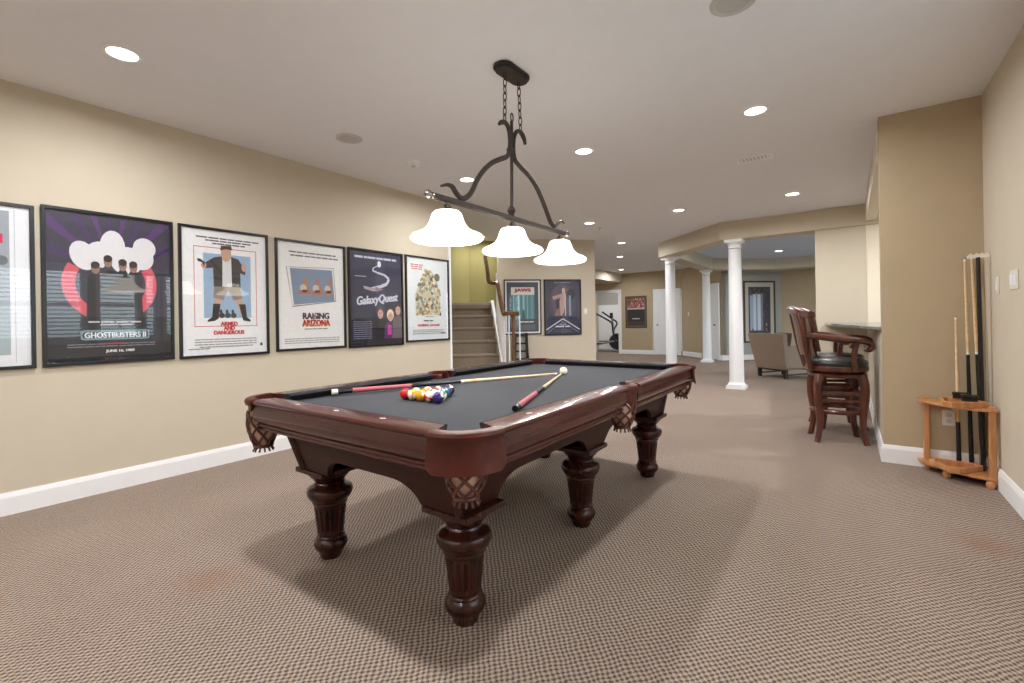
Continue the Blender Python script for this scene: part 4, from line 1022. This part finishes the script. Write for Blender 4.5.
# ------------------------------------------------------------------ wall plates
def plate(name, label, cat, loc, rz, n=1, outlet=False, group=None):
    t = thing(name, label, cat, loc, rz, group)
    w = 0.072 + 0.046 * (n - 1)
    MB().box((0, -0.003, 0), (w, 0.006, 0.116)).build('cover_plate', M_plastic, t, bevel=0.003)
    for k in range(n):
        x = (k - (n - 1) / 2) * 0.046
        if outlet:
            for z in (-0.022, 0.022):
                MB().lathe([(0.017, 0), (0.017, 0.004), (0.001, 0.004)], segs=18, M=Matrix.Translation((x, -0.006, z)) @ Matrix.Rotation(rad(90), 4, 'X')).build('socket', M_grey, t)
        else:
            MB().prism([(-0.016, -0.033), (0.016, -0.033), (0.016, 0.033), (-0.016, 0.033)], 0.006, 0.011, M=Matrix.Translation((x, 0, 0)) @ Matrix(((1, 0, 0, 0), (0, 0, -1, 0), (0, 1, 0, 0), (0, 0, 0, 1)))).build('rocker', M_white, t, bevel=0.002)
    return t
plate('light_switch', 'single white light switch on the right wall, left of the wide plate', 'switch', (5.12, 4.37, 1.35), rad(-90), 1)
plate('light_switch', 'wide white switch plate cut off by the right edge of the picture', 'switch', (5.12, 3.99, 1.365), rad(-90), 3)
c = pw_at(0.119)
plate('light_switch', 'white switch plate on the wall right of the dark blue poster', 'switch', (c.x, c.y, 1.35), rad(45), 1)
plate('light_switch', 'tiny white switch plate on the far wall between the two white doors', 'switch', (0.28, YF - 0.27, 1.32), rad(-45), 1)
plate('wall_outlet', 'white power outlet low on the tan wall behind the cue rack', 'outlet', (4.915, 4.75, 0.388), 0, 1, True)

# ------------------------------------------------------------------ bar counter
ct = [(4.44, 4.80), (4.34, 5.6), (4.22, 6.6), (4.10, 7.6), (4.03, 8.33), (4.95, 8.33), (4.95, 4.88), (4.66, 4.88), (4.66, 4.80)]
ct = [(4.527, 4.752), (4.40, 5.5), (4.26, 6.4), (4.13, 7.4), (4.03, 8.335), (4.95, 8.335), (4.95, 4.875), (4.527, 4.875)]
o = MB().prism(ct, 1.042, 1.072).build('bar_counter', M_granite, bevel=0.006)
tag(o, 'dark polished stone bar counter running behind the bar stools', 'counter')

# ------------------------------------------------------------------ bar stools
def make_stool():
    t = thing('bar_stool', '', 'bar stool', (0, 0, 0), 0, 'bar stools at the counter')
    for sx in (-1, 1):
        for sy in (-1, 1):
            P = smooth_pts([(sx * .160, sy * .160, 0.625), (sx * .178, sy * .176, 0.54), (sx * .180, sy * .178, 0.42), (sx * .168, sy * .164, 0.28), (sx * .165, sy * .160, 0.16), (sx * .185, sy * .175, 0.03), (sx * .195, sy * .185, 0.0)], 4)
            n = len(P); rs = [0.040 - 0.016 * min(1, i / (n * .8)) for i in range(n)]
            MB().tube(P, rs, 12).build('leg', M_stool, t, smooth=True)
    b = MB(); b.tube([(0.205 * math.cos(2 * PI * i / 32) , 0.205 * math.sin(2 * PI * i / 32), 0.288) for i in range(32)], 0.022, 10, closed=True); b.build('foot_ring', M_stool, t, smooth=True)
    b = MB()
    for s in (-1, 1):
        b.box((0, s * .165, 0.46), (0.30, 0.02, 0.03)); b.box((s * .165, 0, 0.46), (0.02, 0.30, 0.03)); b.box((0, s * .165, 0.39), (0.30, 0.02, 0.024))
    b.build('stretchers', M_stool, t)
    MB().lathe([(r, z + .045) for r, z in [(0.10, 0.545), (0.20, 0.55), (0.225, 0.565), (0.228, 0.585), (0.215, 0.597), (0.20, 0.60), (0.222, 0.606), (0.245, 0.615), (0.25, 0.64), (0.245, 0.662), (0.10, 0.665)]], segs=44).build('seat_ring', M_stool, t, smooth=True)
    MB().lathe([(r, z + .045) for r, z in [(0.238, 0.660), (0.248, 0.680), (0.243, 0.705), (0.215, 0.722), (0.12, 0.732), (0.001, 0.734)]], segs=44).build('seat_cushion', M_blkleather, t, smooth=True, angle=60)
    # back frame: two stiles and a rolled crest
    def bx(z): return -0.215 - 0.07 * ((z - 0.62) / 0.3) ** 1.0 if z < 0.92 else -0.285 - 0.062 * ((z - 0.92) / 0.34) ** 1.4
    fr = MB()
    for s in (-1, 1):
        P = smooth_pts([(bx(z), s * y, z) for z, y in ((0.67, .150), (0.77, .168), (0.88, .205), (1.0, .232), (1.12, .235), (1.20, .21))], 4)
        fr.tube(P, [0.024 + 0.004 * math.sin(i) * 0 for i in range(len(P))], 10)
    rows = []
    for i in range(13):
        u = -1 + 2 * i / 12; y = u * .245; zc = 1.262 - 0.055 * abs(u) ** 2.2; xo = bx(zc) + 0.055 * u * u
        rows.append([(xo + dx, y, zc + dz) for dx, dz in ((0.022, -0.045), (0.016, 0.0), (-0.010, 0.014), (-0.040, 0.006), (-0.052, -0.014), (-0.038, -0.030), (-0.018, -0.05))])
    fr.strip(rows, close_v=True, cap=True)
    fr.build('back_frame', M_stool, t, smooth=True, angle=50)
    rows = []
    for j in range(9):
        z = 0.80 + 0.42 * j / 8; row = []
        half = 0.185 + 0.045 * math.sin(PI * min(1, j / 7.0) * .6)
        for side in (1, -1):
            rng_ = range(11) if side > 0 else range(10, -1, -1)
            for i in rng_:
                u = -1 + 2 * i / 10
                row.append((bx(z) + 0.05 * u * u + side * (0.012 + 0.018 * (1 - u * u)), u * half, z))
        rows.append(row)
    MB().strip(rows, close_v=True, cap=True).build('back_pad', M_brnleather, t, smooth=True, angle=60)
    for s in (-1, 1):
        P = smooth_pts([(x, y, z + .035) for x, y, z in [(-0.27, s * .215, 0.955), (-0.18, s * .262, 0.945), (-0.05, s * .285, 0.925), (0.08, s * .275, 0.915), (0.16, s * .265, 0.905), (0.205, s * .262, 0.885), (0.215, s * .26, 0.852), (0.195, s * .26, 0.832), (0.17, s * .26, 0.845)]], 4)
        ar = MB(); ar.tube(P, [0.027] * len(P), 10, flat=1.25)
        arm = ar.build('arm', M_stool, t, smooth=True)
        MB().tube(smooth_pts([(0.10, s * .235, 0.67), (0.085, s * .252, 0.76), (0.09, s * .262, 0.86), (0.11, s * .272, 0.94)], 4), 0.021, 10).build('arm_post', M_stool, arm, smooth=True)
    return t
s1 = make_stool(); s1.location = (4.215, 5.38, 0); s1.rotation_euler = (0, 0, rad(12)); s1['label'] = 'nearest brown wooden bar stool with arms, seen side on'
dup(s1, (4.20, 6.05, 0), rad(20), 'second bar stool, mostly hidden behind the nearest one')

# ------------------------------------------------------------------ corner cue rack and what it holds
CX, CY = 5.12, 4.75
cr = thing('cue_rack', 'light wood quarter round corner rack for cues', 'cue rack', (CX, CY, 0))
def quarter(r, g=0.012):
    pts = [(-g, -g)]
    n = 14
    for i in range(n + 1):
        t = i / n; a = rad(180 + 90 * t)
        rr = r + 0.035 * math.sin(PI * t) - 0.05 * math.sin(PI * t) ** 2
        pts.append((min(-g, rr * math.cos(a)), min(-g, rr * math.sin(a))))
    return pts
qs = quarter(0.385)
qs = [(-0.215, -0.215), (-0.215, -0.012)] + qs[1:] + [(-0.012, -0.215)]
MB().prism(qs, 0.508, 0.527).build('top_shelf', M_oak, cr, bevel=0.004)
MB().prism(quarter(0.385), 0.052, 0.072).build('bottom_shelf', M_oak, cr, bevel=0.004)
for (x, y) in ((-0.335, -0.040), (-0.036, -0.362), (-0.030, -0.030)):
    MB().box((x, y, 0.285), (0.036, 0.036, 0.52)).build('post', M_oak, cr, bevel=0.005)
for (x, y) in ((-0.25, -0.24), (-0.05, -0.375), (-0.33, -0.06), (-0.05, -0.05)):
    MB().lathe([(0.018, 0), (0.024, 0.012), (0.024, 0.035), (0.016, 0.05), (0.001, 0.051)], c=(x, y, 0), segs=16).build('foot', M_oak, cr, smooth=True)
def tri_rack(label, loc, eul):
    R_ = 0.15; out = []; inn = []
    for k in range(3):
        a = rad(90 + 120 * k)
        for da in (-10, 10):
            out.append((R_ * math.cos(a + rad(da)), R_ * math.sin(a + rad(da)))); inn.append(((R_ - .024) * math.cos(a + rad(da * .8)), (R_ - .024) * math.sin(a + rad(da * .8))))
    o = MB().ring(out, inn, 0, 0.038).build('ball_triangle', M_oak, bevel=0.003)
    o.location = loc; o.rotation_euler = eul
    return tag(o, label, 'ball triangle', 'wooden ball triangles on the cue rack')
tri_rack('wooden ball triangle lying flat on top of the cue rack', (4.935, 4.465, 0.5273), (0, 0, rad(28)))
tri_rack('wooden ball triangle lying on the bottom shelf of the cue rack', (4.915, 4.505, 0.0725), (0, 0, rad(172)))
def brush(label, loc, rz, ln):
    t = thing('table_brush', label, 'brush', loc, rz, 'black brushes on the cue rack')
    MB().prism([(-ln / 2, -.016), (-ln / 2 + .015, -.024), (ln / 2 - .015, -.024), (ln / 2, -.016), (ln / 2, .016), (ln / 2 - .015, .024), (-ln / 2 + .015, .024), (-ln / 2, .016)], 0.022, 0.045).build('handle', M_blackpl, t, bevel=0.005)
    MB().box((0, 0, 0.011), (ln * .9, 0.036, 0.022)).build('bristles', mat('brush_bristle', (30, 28, 28), 0.9, noise=0.3, scale=300), t)
brush('black table brush on the wooden triangle, left one on top of the cue rack', (4.955, 4.56, 0.5655), rad(-14), 0.085)
brush('black table brush on the wooden triangle, right one nearer the cues', (4.985, 4.445, 0.5655), rad(-10), 0.09)
def rack_cue(label, bottom, top, hand, L, short=False):
    segs = [('bumper', 0, 0.02, M_blackpl, None), ('butt', 0.02, hand, M_blackpl, None), ('joint', hand, hand + 0.018, M_cuetip, None), ('shaft', hand + .018, L - 0.025, M_maple, None), ('ferrule', L - .025, L - .006, M_cuetip, None), ('tip', L - .006, L, M_blackpl, None)]
    if short: segs[1] = ('butt', 0.02, hand * .72, M_blackpl, None); segs.insert(2, ('forearm', hand * .72, hand, mat('ochre_wood', (196, 150, 84), 0.4), None))
    t = make_cue('pool_cue', label, segs, L, 'cues standing in the corner rack'); aim(t, bottom, top); return t
def P3(b, tp):
    b, tp = Vector(b), Vector(tp); return b, tp, (tp - b).length
for lab, b_, t_, fr, sh in (('short cue with ochre forearm, leftmost in the corner rack', (4.952, 4.628, 0.074), (4.955, 4.69, 1.150), 0.40, True),
                        ('pale cue with black butt, left one of the two tall cues in the rack', (5.022, 4.655, 0.074), (5.012, 4.72, 1.575), 0.53, False),
                        ('pale cue with black butt leaning left, middle of the cue rack', (5.078, 4.625, 0.074), (5.048, 4.72, 1.585), 0.53, False)):
    b_, t_, L_ = P3(b_, t_); rack_cue(lab, b_, t_, fr * L_, L_, sh)
b_, t_, L_ = P3((5.068, 4.558, 0.074), (5.056, 4.552, 1.56))
br = thing('bridge_stick', 'black bridge stick with a pale notched head, rightmost in the cue rack', 'bridge stick', (0, 0, 0))
MB().tube([(L_ * i / 6, 0, 0) for i in range(7)], [0.0155 - 0.004 * i / 6 for i in range(7)], 14).build('shaft', M_blackpl, br, smooth=True)
hp = [(-0.056, 0), (0.056, 0), (0.056, 0.02), (0.045, 0.034), (0.034, 0.022), (0.020, 0.036), (0.006, 0.024), (-0.008, 0.036), (-0.022, 0.022), (-0.038, 0.034), (-0.056, 0.018)]
MB().prism([(L_ + b2 - 0.004, a) for a, b2 in hp], -0.006, 0.006).build('head', M_cuetip, br)
dx_ = (t_ - b_).normalized(); yx = Vector((1, 0, 0)); yx = (yx - dx_ * yx.dot(dx_)).normalized(); zx = dx_.cross(yx)
br.matrix_world = Matrix(((dx_.x, yx.x, zx.x, b_.x), (dx_.y, yx.y, zx.y, b_.y), (dx_.z, yx.z, zx.z, b_.z), (0, 0, 0, 1)))

# ------------------------------------------------------------------ armchair in the sitting room
ac = thing('armchair', 'taupe upholstered armchair seen from behind, between column and bar stools', 'armchair', (3.27, 10.55, 0), rad(-35))
for (x, y) in ((-.29, -.30), (.29, -.30), (-.29, .32), (.29, .32)):
    MB().box((x, y, 0.085), (0.05, 0.05, 0.17), taper=1.25).build('leg', M_dkwood, ac)
b = MB()
for x in (-.29, .29): b.box((x, 0.01, 0.07), (0.025, 0.6, 0.025))
b.box((0, -.30, 0.155), (0.62, 0.03, 0.03)); b.box((0, .32, 0.155), (0.62, 0.03, 0.03)); b.build('base_rails', M_dkwood, ac)
MB().box((0, 0.0, 0.27), (0.68, 0.72, 0.20)).build('seat_base', M_sofa, ac, bevel=0.02, bseg=3)
MB().box((0, 0.06, 0.42), (0.48, 0.60, 0.13)).build('seat_cushion', M_sofa, ac, bevel=0.035, bseg=4)
def slab(name, bot, top, th, z0, z1, y0, y1):
    """slanted padded slab: half widths bot/top, leaning from y0 to y1"""
    b = MB(); rows = []
    for j in range(7):
        t = j / 6; hw = bot + (top - bot) * t; y = y0 + (y1 - y0) * t; z = z0 + (z1 - z0) * t
        rows.append([(-hw, y, z), (hw, y, z), (hw, y + th, z), (-hw, y + th, z)])
    b.strip(rows, close_v=True, cap=True); return b.build(name, M_sofa, ac, bevel=0.025, bseg=4, smooth=True)
slab('backrest', 0.335, 0.405, 0.13, 0.18, 0.86, -0.36, -0.50)
for s in (-1, 1):
    MB().box((s * .30, 0.02, 0.40), (0.11, 0.74, 0.44)).build('armrest', M_sofa, ac, bevel=0.03, bseg=4)
pw_ = Vector((3.27, 10.55, 0)) + Matrix.Rotation(rad(-35), 3, 'Z') @ Vector((0.12, -0.20, 0.682))
b = MB(); rows = []
for j in range(9):
    v = -1 + 2 * j / 8; row = []
    for side in (1, -1):
        for i in (range(9) if side > 0 else range(8, -1, -1)):
            u = -1 + 2 * i / 8; th = 0.065 * max(0.0, (1 - u ** 4)) ** .5 * max(0.0, (1 - v ** 4)) ** .5 + 0.003
            row.append((u * .21 * (1 - .06 * v * v), side * th, v * .19 * (1 - .06 * u * u)))
    rows.append(row)
b.strip(rows, close_v=True, cap=True)
o = b.build('throw_pillow', M_pillow, loc=pw_, smooth=True, angle=70); o.rotation_euler = (rad(-14), 0, rad(-35))
tag(o, 'dark patterned throw pillow leaning in the taupe armchair', 'pillow')

# ------------------------------------------------------------------ film strip stand under the slate poster
fs = thing('film_strip_stand', 'black film strip shaped stand with pale frames, behind the stair newel', 'decor stand', pw_at(-0.83) + Vector((D2, -D2, 0)) * 0.16, rad(45))
rows = []
n = 14; pr_ = []
for i in range(n + 1):
    t = i / n; z = 0.005 + 0.945 * t; pr_.append((0.13 + 0.05 * (1 - t) ** 1.6, z))
for s in (-1, 1):
    b = MB(); rows = [[(s * x, -0.09, z), (s * x, 0.09, z), (s * (x - 0.045), 0.09, z), (s * (x - 0.045), -0.09, z)] for x, z in pr_]
    b.strip(rows, close_v=True, cap=True); b.build('side_strip', M_black, fs)
for k in range(7):
    z = 0.03 + k * 0.145; x = 0.10 + 0.05 * (1 - z) ** 1.6
    MB().box((0, 0, z), (2 * x - .02, 0.16, 0.03)).build('shelf', M_black, fs)
    if k < 6: MB().box((0, 0.02, z + 0.0725), (2 * x - .04, 0.10, 0.115)).build('frame_panel', mat('pale_film_frame', (178, 176, 168), 0.5), fs)

# ------------------------------------------------------------------ exercise machine through the far doorway
el = thing('elliptical_trainer', 'black and silver elliptical trainer glimpsed through the far doorway', 'exercise machine', (-2.95, 16.1, 0), rad(20))
b = MB(); b.box((0, 0, 0.04), (1.3, 0.10, 0.06)); b.box((-.6, 0, 0.03), (0.08, 0.56, 0.06)); b.box((.6, 0, 0.03), (0.08, 0.56, 0.06)); b.build('base_frame', M_gymgry, el, bevel=0.01)
MB().lathe([(0.05, -0.08), (0.27, -0.075), (0.30, -0.05), (0.30, 0.05), (0.27, 0.075), (0.05, 0.08)], segs=30, M=Matrix.Translation((0.36, 0, 0.37)) @ Matrix.Rotation(rad(90), 4, 'X')).build('flywheel_housing', M_gymblk, el, smooth=True)
MB().tube(smooth_pts([(0.30, 0, 0.4), (0.22, 0, 0.8), (0.18, 0, 1.25)], 4), 0.035, 10).build('mast', M_gymgry, el, smooth=True)
MB().box((0.16, 0, 1.33), (0.10, 0.30, 0.20), M=None).build('console', M_gymblk, el, bevel=0.02)
for s in (-1, 1):
    MB().tube(smooth_pts([(0.30, s * .22, 0.35), (0.22, s * .25, 0.75), (0.26 + .08 * s, s * .27, 1.05), (0.05 + .1 * s, s * .27, 1.22), (-0.30 + .1 * s, s * .24, 1.45 + .03 * s)], 5), 0.03, 10).build('handle_bar', M_gymblk, el, smooth=True)
    MB().tube([(0.45 + .1 * s, s * .2, 0.42), (-0.62, s * .2, 0.22)], 0.028, 10).build('pedal_arm', M_gymgry, el, smooth=True)
    MB().box((-.25 + .1 * s, s * .2, 0.34 + .03 * s), (0.36, 0.14, 0.04)).build('pedal', M_gymblk, el, bevel=0.01)

# ------------------------------------------------------------------ daylight and colour
wd = bpy.data.worlds.new('daylight'); SC.world = wd; wd.use_nodes = True
wn = wd.node_tree.nodes; bg = wn['Background']
tcw = wn.new('ShaderNodeTexCoord'); sxw = wn.new('ShaderNodeSeparateXYZ'); rw_ = wn.new('ShaderNodeValToRGB'); wl = wd.node_tree.links
# overcast sky over dim greenery
rw_.color_ramp.elements[0].position = 0.46; rw_.color_ramp.elements[0].color = (0.16, 0.22, 0.22, 1)
rw_.color_ramp.elements[1].position = 0.56; rw_.color_ramp.elements[1].color = (0.80, 0.92, 1.0, 1)
mrw = wn.new('ShaderNodeMapRange'); mrw.inputs['From Min'].default_value = -1.0
wl.new(tcw.outputs['Generated'], sxw.inputs[0]); wl.new(sxw.outputs['Z'], mrw.inputs['Value']); wl.new(mrw.outputs['Result'], rw_.inputs['Fac'])
wl.new(rw_.outputs['Color'], bg.inputs[0]); bg.inputs[1].default_value = 8.0

SC.view_settings.view_transform = 'Standard'; SC.view_settings.look = 'None'; SC.view_settings.gamma = 1.0
SC.view_settings.use_curve_mapping = False
SC.view_settings.exposure = 0.06
SC.cycles.use_denoising = True
SC.cycles.max_bounces = 10; SC.cycles.diffuse_bounces = 6; SC.cycles.glossy_bounces = 4; SC.cycles.transparent_max_bounces = 12
SC.cycles.caustics_reflective = False; SC.cycles.caustics_refractive = False
SC.cycles.sample_clamp_indirect = 6.0
